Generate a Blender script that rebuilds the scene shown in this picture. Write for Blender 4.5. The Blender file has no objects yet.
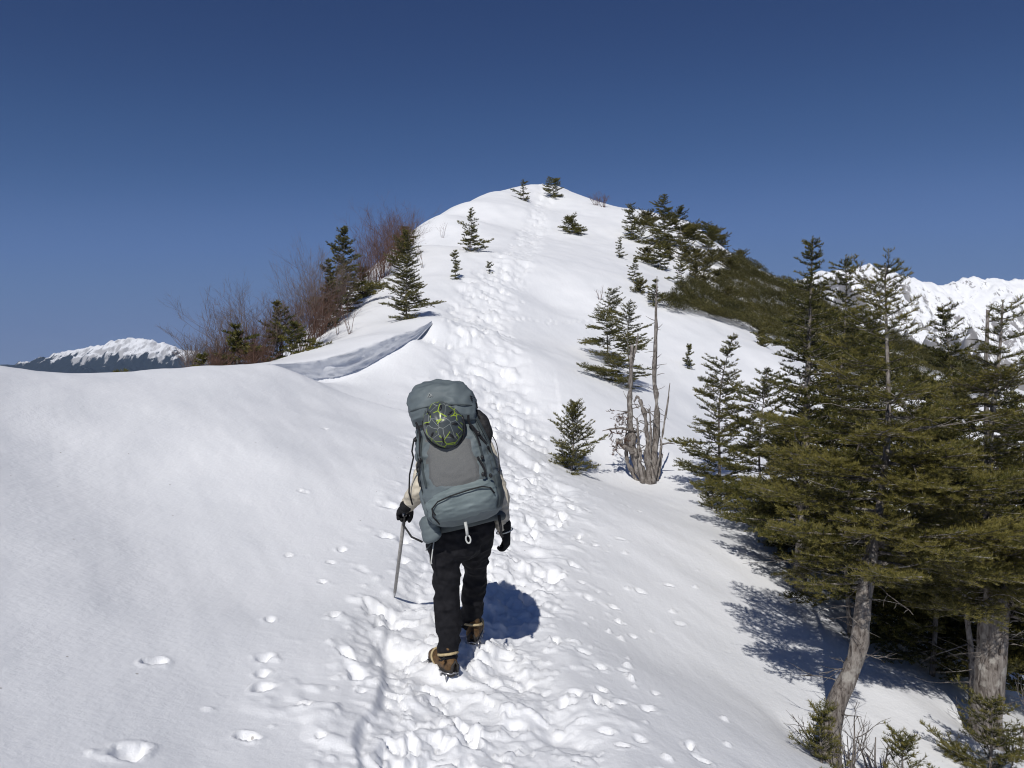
import bpy, bmesh, math, random
import numpy as np
from mathutils import Vector, Matrix

scene = bpy.context.scene
COL = scene.collection
FPX = 770.0
SUN_AZ, SUN_EL = 11.0, 41.5

# ------------------------------------------------------------------ helpers
def U(px, py, Y):
    """pixel + distance ahead -> world point (camera at the origin, looking along +Y)"""
    return np.array([(px-512.0)/FPX*Y, Y, (384.0-py)/FPX*Y])

def tag(o, label=None, cat=None, group=None, kind=None):
    if label: o['label'] = label
    if cat: o['category'] = cat
    if group: o['group'] = group
    if kind: o['kind'] = kind
    return o

def empty(name, loc, label=None, cat=None, group=None, rotz=0.0):
    o = bpy.data.objects.new(name, None)
    COL.objects.link(o)
    o.location = [float(c) for c in loc]
    o.rotation_euler = (0, 0, rotz)
    o.empty_display_size = 0.1
    return tag(o, label, cat, group)

def mesh_np(name, verts, faces, mat=None, parent=None, smooth=True, tint=None):
    """faces: (n,k) int array with k = 3 or 4"""
    verts = np.ascontiguousarray(verts, dtype=np.float32)
    faces = np.ascontiguousarray(faces, dtype=np.int32)
    n, k = faces.shape
    me = bpy.data.meshes.new(name)
    me.vertices.add(len(verts)); me.vertices.foreach_set('co', verts.ravel())
    me.loops.add(n*k); me.loops.foreach_set('vertex_index', faces.ravel())
    me.polygons.add(n)
    me.polygons.foreach_set('loop_start', np.arange(0, n*k, k, dtype=np.int32))
    me.polygons.foreach_set('loop_total', np.full(n, k, dtype=np.int32))
    me.polygons.foreach_set('use_smooth', np.full(n, bool(smooth), dtype=bool))
    if tint is not None:
        a = me.attributes.new('tint', 'FLOAT', 'POINT')
        a.data.foreach_set('value', np.ascontiguousarray(tint, dtype=np.float32))
    me.update(calc_edges=True)
    if mat: me.materials.append(mat)
    o = bpy.data.objects.new(name, me)
    COL.objects.link(o)
    if parent: o.parent = parent
    return o

# ------------------------------------------------------------------ noise (numpy)
def _h(i, j, k, seed):
    with np.errstate(over='ignore'):
        h = (i.astype(np.uint32)*np.uint32(374761393) + j.astype(np.uint32)*np.uint32(668265263)
             + k.astype(np.uint32)*np.uint32(2147483647 - 5) + np.uint32(seed*1274126177 & 0xffffffff))
        h = (h ^ (h >> np.uint32(13)))*np.uint32(1274126177)
        h = h ^ (h >> np.uint32(16))
        h = (h*np.uint32(2246822519)) ^ (h >> np.uint32(15))
    return (h & np.uint32(0xffffff)).astype(np.float64)/16777215.0

def vnoise2(x, y, seed=0):
    """value noise in -1..1"""
    xi = np.floor(x).astype(np.int64); yi = np.floor(y).astype(np.int64)
    fx = x-xi; fy = y-yi
    fx = fx*fx*fx*(fx*(fx*6-15)+10); fy = fy*fy*fy*(fy*(fy*6-15)+10)
    z = np.zeros_like(xi)
    a = _h(xi, yi, z, seed); b = _h(xi+1, yi, z, seed); c = _h(xi, yi+1, z, seed); d = _h(xi+1, yi+1, z, seed)
    return ((a*(1-fx)+b*fx)*(1-fy)+(c*(1-fx)+d*fx)*fy)*2-1

def vnoise3(p, seed=0):
    x, y, z = p[:, 0], p[:, 1], p[:, 2]
    xi = np.floor(x).astype(np.int64); yi = np.floor(y).astype(np.int64); zi = np.floor(z).astype(np.int64)
    fx = x-xi; fy = y-yi; fz = z-zi
    fx = fx*fx*(3-2*fx); fy = fy*fy*(3-2*fy); fz = fz*fz*(3-2*fz)
    r = 0
    for dx in (0, 1):
        for dy in (0, 1):
            for dz in (0, 1):
                w = (fx if dx else 1-fx)*(fy if dy else 1-fy)*(fz if dz else 1-fz)
                r = r + w*_h(xi+dx, yi+dy, zi+dz, seed)
    return r*2-1

def fbm2(x, y, octv=4, seed=0, gain=0.5):
    r = np.zeros_like(x); a = 1.0; f = 1.0
    for o in range(octv):
        r += a*vnoise2(x*f+o*17.3, y*f-o*9.1, seed+o); a *= gain; f *= 2.03
    return r

def ridged2(x, y, octv=5, seed=0):
    r = np.zeros_like(x); a = 1.0; f = 1.0; w = np.ones_like(x)
    for o in range(octv):
        n = 1-np.abs(vnoise2(x*f+o*31.7, y*f+o*11.9, seed+o)); n = n*n*w
        r += a*n; w = np.clip(n*1.6, 0, 1); a *= 0.5; f *= 2.07
    return r

def chunks(x, y, cell, seed, tilt=0.9):
    """broken crust: every cell of a jittered lattice is a tilted facet at its own height (about -1..1)"""
    gx, gy = x/cell, y/cell
    xi = np.floor(gx).astype(np.int64); yi = np.floor(gy).astype(np.int64); z = np.zeros_like(xi)
    best = np.full(x.shape, 9.0); out = np.zeros(x.shape)
    for dx in (-1, 0, 1):
        for dy in (-1, 0, 1):
            cx = xi+dx+_h(xi+dx, yi+dy, z, seed); cy = yi+dy+_h(xi+dx, yi+dy, z+1, seed)
            ex, ey = gx-cx, gy-cy; d = ex*ex+ey*ey
            hgt = (_h(xi+dx, yi+dy, z+2, seed)*2-1)+tilt*((_h(xi+dx, yi+dy, z+3, seed)*2-1)*ex+(_h(xi+dx, yi+dy, z+4, seed)*2-1)*ey)
            u = d < best; best = np.where(u, d, best); out = np.where(u, hgt, out)
    return out

def sstep(a, b, x):
    t = np.clip((x-a)/(b-a), 0, 1)
    return t*t*(3-2*t)

# ------------------------------------------------------------------ materials
def new_mat(name):
    m = bpy.data.materials.new(name); m.use_nodes = True
    nt = m.node_tree; b = nt.nodes['Principled BSDF']
    return m, nt, b

def noise_mat(name, c1, c2, scale=20.0, rough=0.75, bump=0.0, bscale=None, detail=6.0, spec=0.3, c3=None, bdist=0.02, lo=0.35, hi=0.65, metallic=0.0, sub=0.0):
    m, nt, b = new_mat(name)
    tc = nt.nodes.new('ShaderNodeTexCoord')
    n = nt.nodes.new('ShaderNodeTexNoise'); n.inputs['Scale'].default_value = scale; n.inputs['Detail'].default_value = detail
    nt.links.new(tc.outputs['Object'], n.inputs['Vector'])
    r = nt.nodes.new('ShaderNodeValToRGB')
    r.color_ramp.elements[0].position = lo; r.color_ramp.elements[0].color = (*c1, 1)
    r.color_ramp.elements[1].position = hi; r.color_ramp.elements[1].color = (*c2, 1)
    if c3:
        e = r.color_ramp.elements.new(min(hi+0.1, 0.98)); e.color = (*c3, 1)
    nt.links.new(n.outputs['Fac'], r.inputs['Fac'])
    nt.links.new(r.outputs['Color'], b.inputs['Base Color'])
    b.inputs['Roughness'].default_value = rough
    b.inputs['Specular IOR Level'].default_value = spec
    b.inputs['Metallic'].default_value = metallic
    if bump > 0:
        n2 = nt.nodes.new('ShaderNodeTexNoise'); n2.inputs['Scale'].default_value = bscale or scale*3; n2.inputs['Detail'].default_value = 5
        nt.links.new(tc.outputs['Object'], n2.inputs['Vector'])
        bp = nt.nodes.new('ShaderNodeBump'); bp.inputs['Strength'].default_value = bump; bp.inputs['Distance'].default_value = bdist
        nt.links.new(n2.outputs['Fac'], bp.inputs['Height'])
        nt.links.new(bp.outputs['Normal'], b.inputs['Normal'])
    return m

def snow_mat():
    m, nt, b = new_mat('snow')
    N = nt.nodes.new; L = nt.links.new
    tc = N('ShaderNodeTexCoord')
    n1 = N('ShaderNodeTexNoise'); n1.inputs['Scale'].default_value = 0.9; n1.inputs['Detail'].default_value = 5
    L(tc.outputs['Object'], n1.inputs['Vector'])
    r = N('ShaderNodeValToRGB')
    r.color_ramp.elements[0].position = 0.3; r.color_ramp.elements[0].color = (0.80, 0.815, 0.84, 1)
    r.color_ramp.elements[1].position = 0.7; r.color_ramp.elements[1].color = (0.87, 0.88, 0.90, 1)
    L(n1.outputs['Fac'], r.inputs['Fac'])
    # wind-blown needle litter and dust, as sparse small specks
    v = N('ShaderNodeTexVoronoi'); v.inputs['Scale'].default_value = 3.2; v.feature = 'F1'
    L(tc.outputs['Object'], v.inputs['Vector'])
    lt = N('ShaderNodeMath'); lt.operation = 'LESS_THAN'; lt.inputs[1].default_value = 0.026
    L(v.outputs['Distance'], lt.inputs[0])
    mx = N('ShaderNodeMix'); mx.data_type = 'RGBA'
    mu = N('ShaderNodeMath'); mu.operation = 'MULTIPLY'; mu.inputs[1].default_value = 0.55
    L(lt.outputs[0], mu.inputs[0]); L(mu.outputs[0], mx.inputs['Factor'])
    L(r.outputs['Color'], mx.inputs['A']); mx.inputs['B'].default_value = (0.18, 0.14, 0.10, 1)
    L(mx.outputs['Result'], b.inputs['Base Color'])
    b.inputs['Roughness'].default_value = 0.55
    b.inputs['Specular IOR Level'].default_value = 0.25
    # three grain scales; wind ripples stretched along the slope
    mp = N('ShaderNodeMapping'); mp.inputs['Scale'].default_value = (5.0, 1.6, 5.0); mp.inputs['Rotation'].default_value = (0, 0, math.radians(-35))
    L(tc.outputs['Object'], mp.inputs['Vector'])
    nb0 = N('ShaderNodeTexNoise'); nb0.inputs['Scale'].default_value = 1.6; nb0.inputs['Detail'].default_value = 4
    L(mp.outputs['Vector'], nb0.inputs['Vector'])
    nb1 = N('ShaderNodeTexNoise'); nb1.inputs['Scale'].default_value = 22; nb1.inputs['Detail'].default_value = 6; nb1.inputs['Roughness'].default_value = 0.65
    L(tc.outputs['Object'], nb1.inputs['Vector'])
    nb2 = N('ShaderNodeTexNoise'); nb2.inputs['Scale'].default_value = 150; nb2.inputs['Detail'].default_value = 3
    L(tc.outputs['Object'], nb2.inputs['Vector'])
    b0 = N('ShaderNodeBump'); b0.inputs['Strength'].default_value = 0.15; b0.inputs['Distance'].default_value = 0.06
    L(nb0.outputs['Fac'], b0.inputs['Height'])
    b1 = N('ShaderNodeBump'); b1.inputs['Strength'].default_value = 0.28; b1.inputs['Distance'].default_value = 0.018
    L(nb1.outputs['Fac'], b1.inputs['Height']); L(b0.outputs['Normal'], b1.inputs['Normal'])
    b2 = N('ShaderNodeBump'); b2.inputs['Strength'].default_value = 0.22; b2.inputs['Distance'].default_value = 0.004
    L(nb2.outputs['Fac'], b2.inputs['Height']); L(b1.outputs['Normal'], b2.inputs['Normal'])
    L(b2.outputs['Normal'], b.inputs['Normal'])
    return m

def needle_mat(name, dark, mid, tip):
    m, nt, b = new_mat(name)
    N = nt.nodes.new; L = nt.links.new
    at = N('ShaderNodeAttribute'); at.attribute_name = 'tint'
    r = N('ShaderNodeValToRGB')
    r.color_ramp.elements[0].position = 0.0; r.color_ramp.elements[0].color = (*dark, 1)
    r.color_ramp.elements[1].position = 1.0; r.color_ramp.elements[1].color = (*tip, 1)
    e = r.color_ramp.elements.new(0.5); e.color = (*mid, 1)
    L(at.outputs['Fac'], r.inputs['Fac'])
    L(r.outputs['Color'], b.inputs['Base Color'])
    b.inputs['Roughness'].default_value = 0.42
    b.inputs['Specular IOR Level'].default_value = 0.28
    tr = N('ShaderNodeBsdfTranslucent'); L(r.outputs['Color'], tr.inputs['Color'])
    mix = N('ShaderNodeMixShader'); mix.inputs['Fac'].default_value = 0.12
    L(b.outputs['BSDF'], mix.inputs[1]); L(tr.outputs['BSDF'], mix.inputs[2])
    L(mix.outputs['Shader'], nt.nodes['Material Output'].inputs['Surface'])
    return m

M = {}
M['snow'] = snow_mat()
M['fir'] = needle_mat('fir_needles', (0.017, 0.021, 0.006), (0.064, 0.067, 0.014), (0.185, 0.160, 0.042))
M['fir_dry'] = needle_mat('fir_needles_olive', (0.028, 0.028, 0.012), (0.066, 0.062, 0.022), (0.115, 0.10, 0.035))
M['pine'] = needle_mat('dwarf_pine_needles', (0.026, 0.027, 0.009), (0.075, 0.070, 0.021), (0.145, 0.125, 0.042))
def bark_mat(name, dark, mid, pale, fis=1.0):
    m, nt, b = new_mat(name); N = nt.nodes.new; L = nt.links.new
    tc = N('ShaderNodeTexCoord'); mp = N('ShaderNodeMapping'); mp.inputs['Scale'].default_value = (34, 34, 9); L(tc.outputs['Object'], mp.inputs['Vector'])
    n = N('ShaderNodeTexNoise'); n.inputs['Scale'].default_value = 1.0; n.inputs['Detail'].default_value = 8; n.inputs['Roughness'].default_value = 0.68; n.inputs['Distortion'].default_value = 0.6
    L(mp.outputs['Vector'], n.inputs['Vector'])
    r = N('ShaderNodeValToRGB'); r.color_ramp.elements[0].position = 0.36; r.color_ramp.elements[0].color = (*dark, 1)
    r.color_ramp.elements[1].position = 0.70; r.color_ramp.elements[1].color = (*pale, 1); e = r.color_ramp.elements.new(0.50); e.color = (*mid, 1)
    L(n.outputs['Fac'], r.inputs['Fac'])
    l = N('ShaderNodeTexNoise'); l.inputs['Scale'].default_value = 9; l.inputs['Detail'].default_value = 7; L(tc.outputs['Object'], l.inputs['Vector'])
    lr = N('ShaderNodeMapRange'); lr.inputs['From Min'].default_value = 0.56; lr.inputs['From Max'].default_value = 0.66; lr.inputs['To Max'].default_value = 0.75; L(l.outputs['Fac'], lr.inputs['Value'])
    mx = N('ShaderNodeMix'); mx.data_type = 'RGBA'; L(lr.outputs['Result'], mx.inputs['Factor']); L(r.outputs['Color'], mx.inputs['A']); mx.inputs['B'].default_value = (pale[0]*1.15, pale[1]*1.17, pale[2]*1.16, 1)
    L(mx.outputs['Result'], b.inputs['Base Color']); b.inputs['Roughness'].default_value = 0.92; b.inputs['Specular IOR Level'].default_value = 0.15
    bp = N('ShaderNodeBump'); bp.inputs['Strength'].default_value = 1.0; bp.inputs['Distance'].default_value = 0.022*fis; L(n.outputs['Fac'], bp.inputs['Height']); L(bp.outputs['Normal'], b.inputs['Normal'])
    return m
M['bark'] = bark_mat('fir_bark', (0.060, 0.048, 0.042), (0.21, 0.185, 0.165), (0.36, 0.335, 0.305))
M['dead'] = bark_mat('weathered_dead_wood', (0.055, 0.045, 0.040), (0.20, 0.178, 0.162), (0.36, 0.335, 0.315))
M['twig'] = noise_mat('bare_twig_bark', (0.085, 0.047, 0.034), (0.20, 0.115, 0.085), 6, 0.85)
M['twig_pale'] = noise_mat('pale_twig_bark', (0.11, 0.085, 0.075), (0.24, 0.185, 0.165), 6, 0.85)

# ------------------------------------------------------------------ terrain
CP = []
def cp(px, py, Y): CP.append(U(px, py, Y))
def cw(x, y, z): CP.append(np.array([x, y, z], float))
# the trail, from the camera to the summit
for a in [(450,768,3.4),(452,668,4.55),(480,590,6.0),(508,500,9.2),(505,430,12.8),(482,370,17),(470,322,21.5),(488,283,27),(512,262,31),(532,235,44),(541,205,55),(545,184,63),(517,186.5,60)]: cp(*a)
cw(0,0,-1.62); cw(0,-6,-1.75); cw(0,1.8,-1.66); cw(0,-20,-2.5); cw(0,-40,-6)
# snow dune on the near side and its crest
for a in [(0,768,2.75),(0,600,4.1),(0,450,6.4),(0,366,9.5),(100,374,10),(200,369,11.5),(275,365,13),(150,500,6.6),(250,600,5.0),(250,450,8.2),(350,520,7.3),(365,430,11),(335,392,13),(290,380,12.6),(390,368,15.2),(150,420,8.4),(400,600,5.6),(200,700,3.7),(300,768,3.2),(428,345,18.3)]: cp(*a)
cw(-8.6,7,0.9); cw(-8.5,2,0.5); cw(-4,0,-1.0); cw(-5,-6,-0.9); cw(-3,2,-1.05)
# the wind lip of the bank
for a in [(270,365.5,13.5),(285,363.5,13.9),(315,360,14.6),(345,354.5,15.3),(372,346,16.1),(395,337,17.0),(415,327.5,18.0),(432,321,19.0),(445,316,19.8)]: cp(*a)
# behind the dune crest
for a in [(-9.2,12.5,-1.3),(-7.6,13.5,-0.7),(-6.4,14.8,-0.3),(-12,10,-2.6),(-12.5,15,-3.2),(-14,5,-2.4),(-16,-6,-3.5)]: cw(*a)
# hillside above the dune and its left-hand edge
for a in [(330,345,17.5),(300,352,17.2),(350,318,22),(385,335,18.5),(408,316,21),(372,288,27),(420,275,28),(400,250,34),(450,250,36),(440,214,44),(480,222,46),(490,192,56),(465,203,50)]: cp(*a)
for a in [(-7.8,17.5,-1.2),(-8.5,22,-1.0),(-9.5,27,-0.5),(-9.5,34,1.8),(-9,43,5.0),(-6.5,56,9.8),(-15,18,-6),(-17,28,-6.5),(-17,40,-4),(-14,55,1)]: cw(*a)
# summit and its right-hand shoulder
for a in [(580,195,62),(620,208,60),(655,213,58),(690,222,57),(735,258,54),(800,290,52),(600,235,47),(620,250,43),(650,260,42),(700,258,46),(720,285,42)]: cp(*a)
cw(3,75,13.5); cw(3,90,7); cw(14,75,9); cw(24,62,2.0); cw(-8,72,8); cw(25,85,0)
# right-hand slope
for a in [(645,480,13.5),(571,466,13),(700,520,11),(760,560,9.2),(620,640,5.9),(700,700,4.9),(800,768,4.3),(600,768,3.6),(825,740,5.2),(985,730,6.0),(920,640,8.5),(700,425,19),(600,400,17),(640,385,20),(560,350,22),(600,300,29),(660,300,31),(720,335,29),(770,352,28),(540,300,28),(780,480,13.5),(880,540,11.5),(560,560,7.6),(640,560,8.3)]: cp(*a)
for a in [(8,8,-5.0),(9,14,-4.8),(13,20,-4.6),(16,30,-2.0),(22,40,0.3),(25,48,2.0),(34,46,-1.5),(30,30,-6.5),(20,10,-11),(12,2,-8.2),(6,2,-4.6),(3,0,-2.7),(4,-8,-4.2),(14,-8,-10),(32,16,-14)]: cw(*a)
CP = np.array(CP)

def _tps_fit():
    P = CP[:, :2]; n = len(P)
    d2 = ((P[:, None]-P[None])**2).sum(-1)
    K = 0.5*d2*np.log(d2+1e-9)
    lam = 0.35
    A = np.zeros((n+3, n+3)); A[:n, :n] = K+lam*np.eye(n); A[:n, n] = 1; A[:n, n+1:] = P; A[n, :n] = 1; A[n+1:, :n] = P.T
    b = np.zeros(n+3); b[:n] = CP[:, 2]
    return np.linalg.solve(A, b)
_W = _tps_fit()

def tps(x, y):
    out = np.empty(len(x))
    n = len(CP)
    for s in range(0, len(x), 60000):
        xs, ys = x[s:s+60000], y[s:s+60000]
        r = _W[n]+_W[n+1]*xs+_W[n+2]*ys
        for i in range(n):
            d2 = (xs-CP[i, 0])**2+(ys-CP[i, 1])**2
            r = r+_W[i]*0.5*d2*np.log(d2+1e-9)
        out[s:s+60000] = r
    return out

def ridge_dist(x, y):
    ax, ay, bx, by = 0, -30, 4, 60
    t = np.clip(((x-ax)*(bx-ax)+(y-ay)*(by-ay))/((bx-ax)**2+(by-ay)**2), 0, 1)
    return np.hypot(x-(ax+t*(bx-ax)), y-(ay+t*(by-ay)))

def h0(x, y):
    """large form of the ground"""
    x = np.asarray(x, float); y = np.asarray(y, float)
    d = ridge_dist(x, y)
    far = -6.0-0.62*np.maximum(0, d-24)
    val = -720+90*fbm2(x/2500, y/2500, 3, 5)
    k = 160.0
    m = np.clip(0.5+0.5*(far-val)/k, 0, 1)
    far = val*(1-m)+far*m+k*m*(1-m)
    far = far+np.clip((d-60)/400, 0, 1)*60*fbm2(x/420, y/420, 5, 8)
    w = sstep(26, 60, d)
    near = np.zeros_like(far)
    msk = d < 62
    if msk.any(): near[msk] = tps(x[msk], y[msk])
    return near*(1-w)+far*w

LIP = np.array([U(*p) for p in [(250,368.5,13.0),(270,365.5,13.5),(285,363.5,13.9),(315,360,14.6),(345,354.5,15.3),(372,346,16.1),(395,337,17.0),(415,327.5,18.0),(432,321,19.0),(445,316,19.8)]])
def lip_amp(par):
    return 0.47*np.sin(np.pi*np.clip((par-0.04)/0.92, 0, 1)**0.92)**1.45
def lip_step(x, y):
    """the bank steps down on the track's side of its wind lip"""
    out = np.zeros(len(x))
    idx = np.where((x > -7) & (x < 1) & (y > 9) & (y < 22))[0]
    if len(idx) == 0: return out
    X, Y = x[idx], y[idx]
    best = np.full(len(idx), 99.0); sg = np.zeros(len(idx)); par = np.zeros(len(idx)); tot = len(LIP)-1
    for i in range(tot):
        a, b = LIP[i, :2], LIP[i+1, :2]; e = b-a; L2 = (e*e).sum()
        t = np.clip(((X-a[0])*e[0]+(Y-a[1])*e[1])/L2, 0, 1)
        dx, dy = X-a[0]-t*e[0], Y-a[1]-t*e[1]
        dd = np.hypot(dx, dy); s = (dx*e[1]-dy*e[0])/math.sqrt(L2)
        u = dd < best
        best[u] = dd[u]; sg[u] = s[u]; par[u] = (i+t[u])/tot
    amp = lip_amp(par)
    w = sstep(-0.30, -0.08, sg)*np.exp(-np.maximum(0, sg-0.1)/1.5)
    out[idx] = -amp*w
    return out

TRAIL = np.array([U(470,900,2.0),U(470,768,3.4),U(455,668,4.55),U(470,590,6.0),U(500,500,9.2),U(503,430,12.8),U(485,370,17),U(472,322,21.5),U(488,283,27),U(512,262,31),U(532,235,44),U(541,205,55),U(545,184,63)])[:, :2]
TRAIL = np.vstack([[(-0.1, -8)], [(-0.1, -1)], TRAIL])
def _resample(P, step):
    seg = np.hypot(*(P[1:]-P[:-1]).T); s = np.r_[0, np.cumsum(seg)]
    q = np.arange(0, s[-1], step)
    X = np.interp(q, s, P[:, 0]); Y = np.interp(q, s, P[:, 1])
    k = np.ones(9)/9
    Xp = np.convolve(np.pad(X, 4, mode='edge'), k, 'valid'); Yp = np.convolve(np.pad(Y, 4, mode='edge'), k, 'valid')
    return np.stack([Xp, Yp], 1)
TR = _resample(TRAIL, 0.15)

def trail_dist(x, y):
    """signed distance to the trail line (positive on its right)"""
    out = np.full(len(x), 99.0)
    idx = np.where((y > -9) & (y < 66) & (np.abs(x) < 6))[0]
    ty = TR[:, 1]
    yy = y[idx]
    tx = np.interp(yy, ty, TR[:, 0]); sl = np.gradient(TR[:, 0], TR[:, 1])
    s = np.interp(yy, ty, sl)
    out[idx] = (x[idx]-tx)/np.sqrt(1+s*s)
    return out

def relief(x, y):
    """drifts, wind ripples and the trodden track"""
    d = ridge_dist(x, y); f = 1-sstep(30, 60, d)
    r = 0.05*fbm2(x/1.9, y/2.6, 3, 21)*f+lip_step(x, y)
    r += 0.006*fbm2((x*0.86+y*0.5)/0.37, (y*0.86-x*0.5)/1.3, 3, 31)*f
    td = trail_dist(x, y)
    wob = 0.18*vnoise2(x*0+3.1, y/1.3, 41)
    half = 0.55+0.0*y+0.35*sstep(5, 14, y)-0.25*sstep(24, 40, y)
    m = 1-sstep(half*0.65, half*1.35, np.abs(td+wob))
    m = m*(0.75+0.25*sstep(-0.5, 0.2, fbm2(x/0.5, y/0.6, 2, 53)))
    wx = x+0.05*vnoise2(x/0.11, y/0.11, 63)+0.02*vnoise2(x/0.04, y/0.04, 65); wy = y+0.05*vnoise2(x/0.11+9, y/0.11, 64)+0.02*vnoise2(x/0.04+5, y/0.04, 66)
    bm = sstep(-0.45, 0.35, fbm2(x/0.55, y/0.7, 3, 67))
    far_ = sstep(8, 16, y)
    r += m*(-0.065+0.045*fbm2(x/0.34, y/0.34, 3, 51, 0.5)*(1+0.4*far_))
    ck = np.zeros_like(x); mm = m > 0.01
    if mm.any():
        ck[mm] = (0.030*chunks(wx[mm], wy[mm], 0.19, 71)+0.013*chunks(wx[mm], wy[mm], 0.075, 73))*(1-far_[mm])+far_[mm]*0.062*chunks(wx[mm], wy[mm], 0.34, 75)+0.006*fbm2(x[mm]/0.05, y[mm]/0.05, 2, 59)
    r += m*(0.35+0.65*bm)*ck
    wall = (1-sstep(4.0, 6.0, y))*sstep(-0.50, -0.45, td+0.25*wob+0.10*vnoise2(x*0+1.7, y/0.45, 43)+0.02*vnoise2(x/0.3, y/0.3, 44))*(1-sstep(0.2, 1.0, td))
    r -= 0.045*wall
    # looser churned edge
    e = (1-sstep(half*1.0, half*2.3, np.abs(td)))*(1-m)
    r += e*0.035*np.maximum(0, fbm2(x/0.22, y/0.22, 3, 61)-0.25)
    for (wx_, wy_, wr_) in ((2.13, 5.2, .24), (3.69, 6.0, .30)):
        r -= 0.13*np.exp(-((x-wx_)**2+(y-wy_)**2)/wr_**2)
    return r

def h(x, y):
    x = np.atleast_1d(np.asarray(x, float)); y = np.atleast_1d(np.asarray(y, float))
    return h0(x, y)+relief(x, y)*0.6

def gz(x, y): return float(h(x, y)[0])

def hit(px, py, ymin=2.0, ymax=75.0):
    """where the view through a pixel first meets the ground"""
    Y = np.geomspace(ymin, ymax, 1400)
    X = (px-512)/FPX*Y; Z = (384-py)/FPX*Y
    g = h0(X, Y)
    b = np.where(Z < g)[0]
    if len(b) == 0: 
        i = int(np.argmin(np.abs((Z-g)/Y)[Y > 6]))+int((Y <= 6).sum())
    else: i = b[0]
    return np.array([X[i], Y[i], gz(X[i], Y[i])])

# footprints: (x, y, heading, length, width, depth)
rng = np.random.default_rng(11)
PRINTS = []
for q in range(300):
    s = rng.uniform(0, 1); i = int(s*(len(TR)-2))
    x, y = TR[i]; hd = math.atan2(TR[i+1, 0]-x, TR[i+1, 1]-y)+rng.normal(0, .25)
    sd = 0.30+0.2*float(sstep(5, 14, np.array([y]))[0])-0.12*float(sstep(26, 40, np.array([y]))[0])
    PRINTS.append((x+rng.normal(0, sd), y, hd, rng.uniform(.18, .34), rng.uniform(.09, .16), rng.uniform(.03, .07)*(1+0.7*float(sstep(7, 14, np.array([y]))[0]))))
for q in range(150):     # extra on the stretch nearest the camera and behind the hiker
    y = rng.uniform(2.6, 22); x = float(np.interp(y, TR[:, 1], TR[:, 0]))
    PRINTS.append((x+rng.normal(0, .40), y, rng.normal(0, .4), rng.uniform(.12, .26), rng.uniform(.06, .12), rng.uniform(.01, .05)))
for (px, py, L_, D_) in [(130,755,.24,.055),(155,662,.19,.045),(246,735,.17,.04),(264,657,.19,.045),(262,672,.15,.03),(262,688,.19,.045),(300,708,.09,.03),(288,555,.12,.035),(342,551,.17,.045),(330,562,.13,.03),(322,580,.12,.03),(335,613,.17,.045),(270,615,.15,.035),(305,497,.14,.03),(308,709,.09,.03),(322,740,.10,.03),(374,604,.32,.06),(325,432,.16,.04),(300,496,.12,.03),(362,690,.12,.03),(388,510,.28,.05),(386,540,.25,.05),(402,560,.25,.05),(410,600,.3,.05)]:
    p = hit(px, py)
    PRINTS.append((p[0], p[1], 0.5+rng.normal(0, .5), L_*0.62, L_*0.46, D_*0.85))
for (px, py) in [(588,596),(612,603),(620,618),(633,631),(586,512),(560,575),(622,668),(602,688),(598,702),(600,664),(618,702),(680,620),(560,520),(640,590),(690,742),(622,745),(640,740),(606,730),(585,650),(575,690),(648,706),(700,756),(580,540),(620,540),(600,490),(560,490),(655,690),(595,545),(640,515),(668,585)]:
    p = hit(px, py)
    PRINTS.append((p[0], p[1], rng.uniform(0, 3), rng.uniform(.08, .15), rng.uniform(.05, .09), rng.uniform(.018, .035)))
for q in range(170):     # crumbs and small pocks drifting off the right-hand edge of the track
    y = rng.uniform(3.4, 16); x = float(np.interp(y, TR[:, 1], TR[:, 0]))+0.4+abs(rng.normal(0, .75))
    PRINTS.append((x, y, rng.uniform(0, 3), rng.uniform(.04, .10), rng.uniform(.03, .06), rng.uniform(-.035, .025)))
for q in range(60):      # a faint older track that leaves to the right below the upper bench
    y = 22+q*0.12; x = -1.2+q*0.10
    PRINTS.append((x+rng.normal(0, .15), y, .7, .22, .12, .05))

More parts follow.
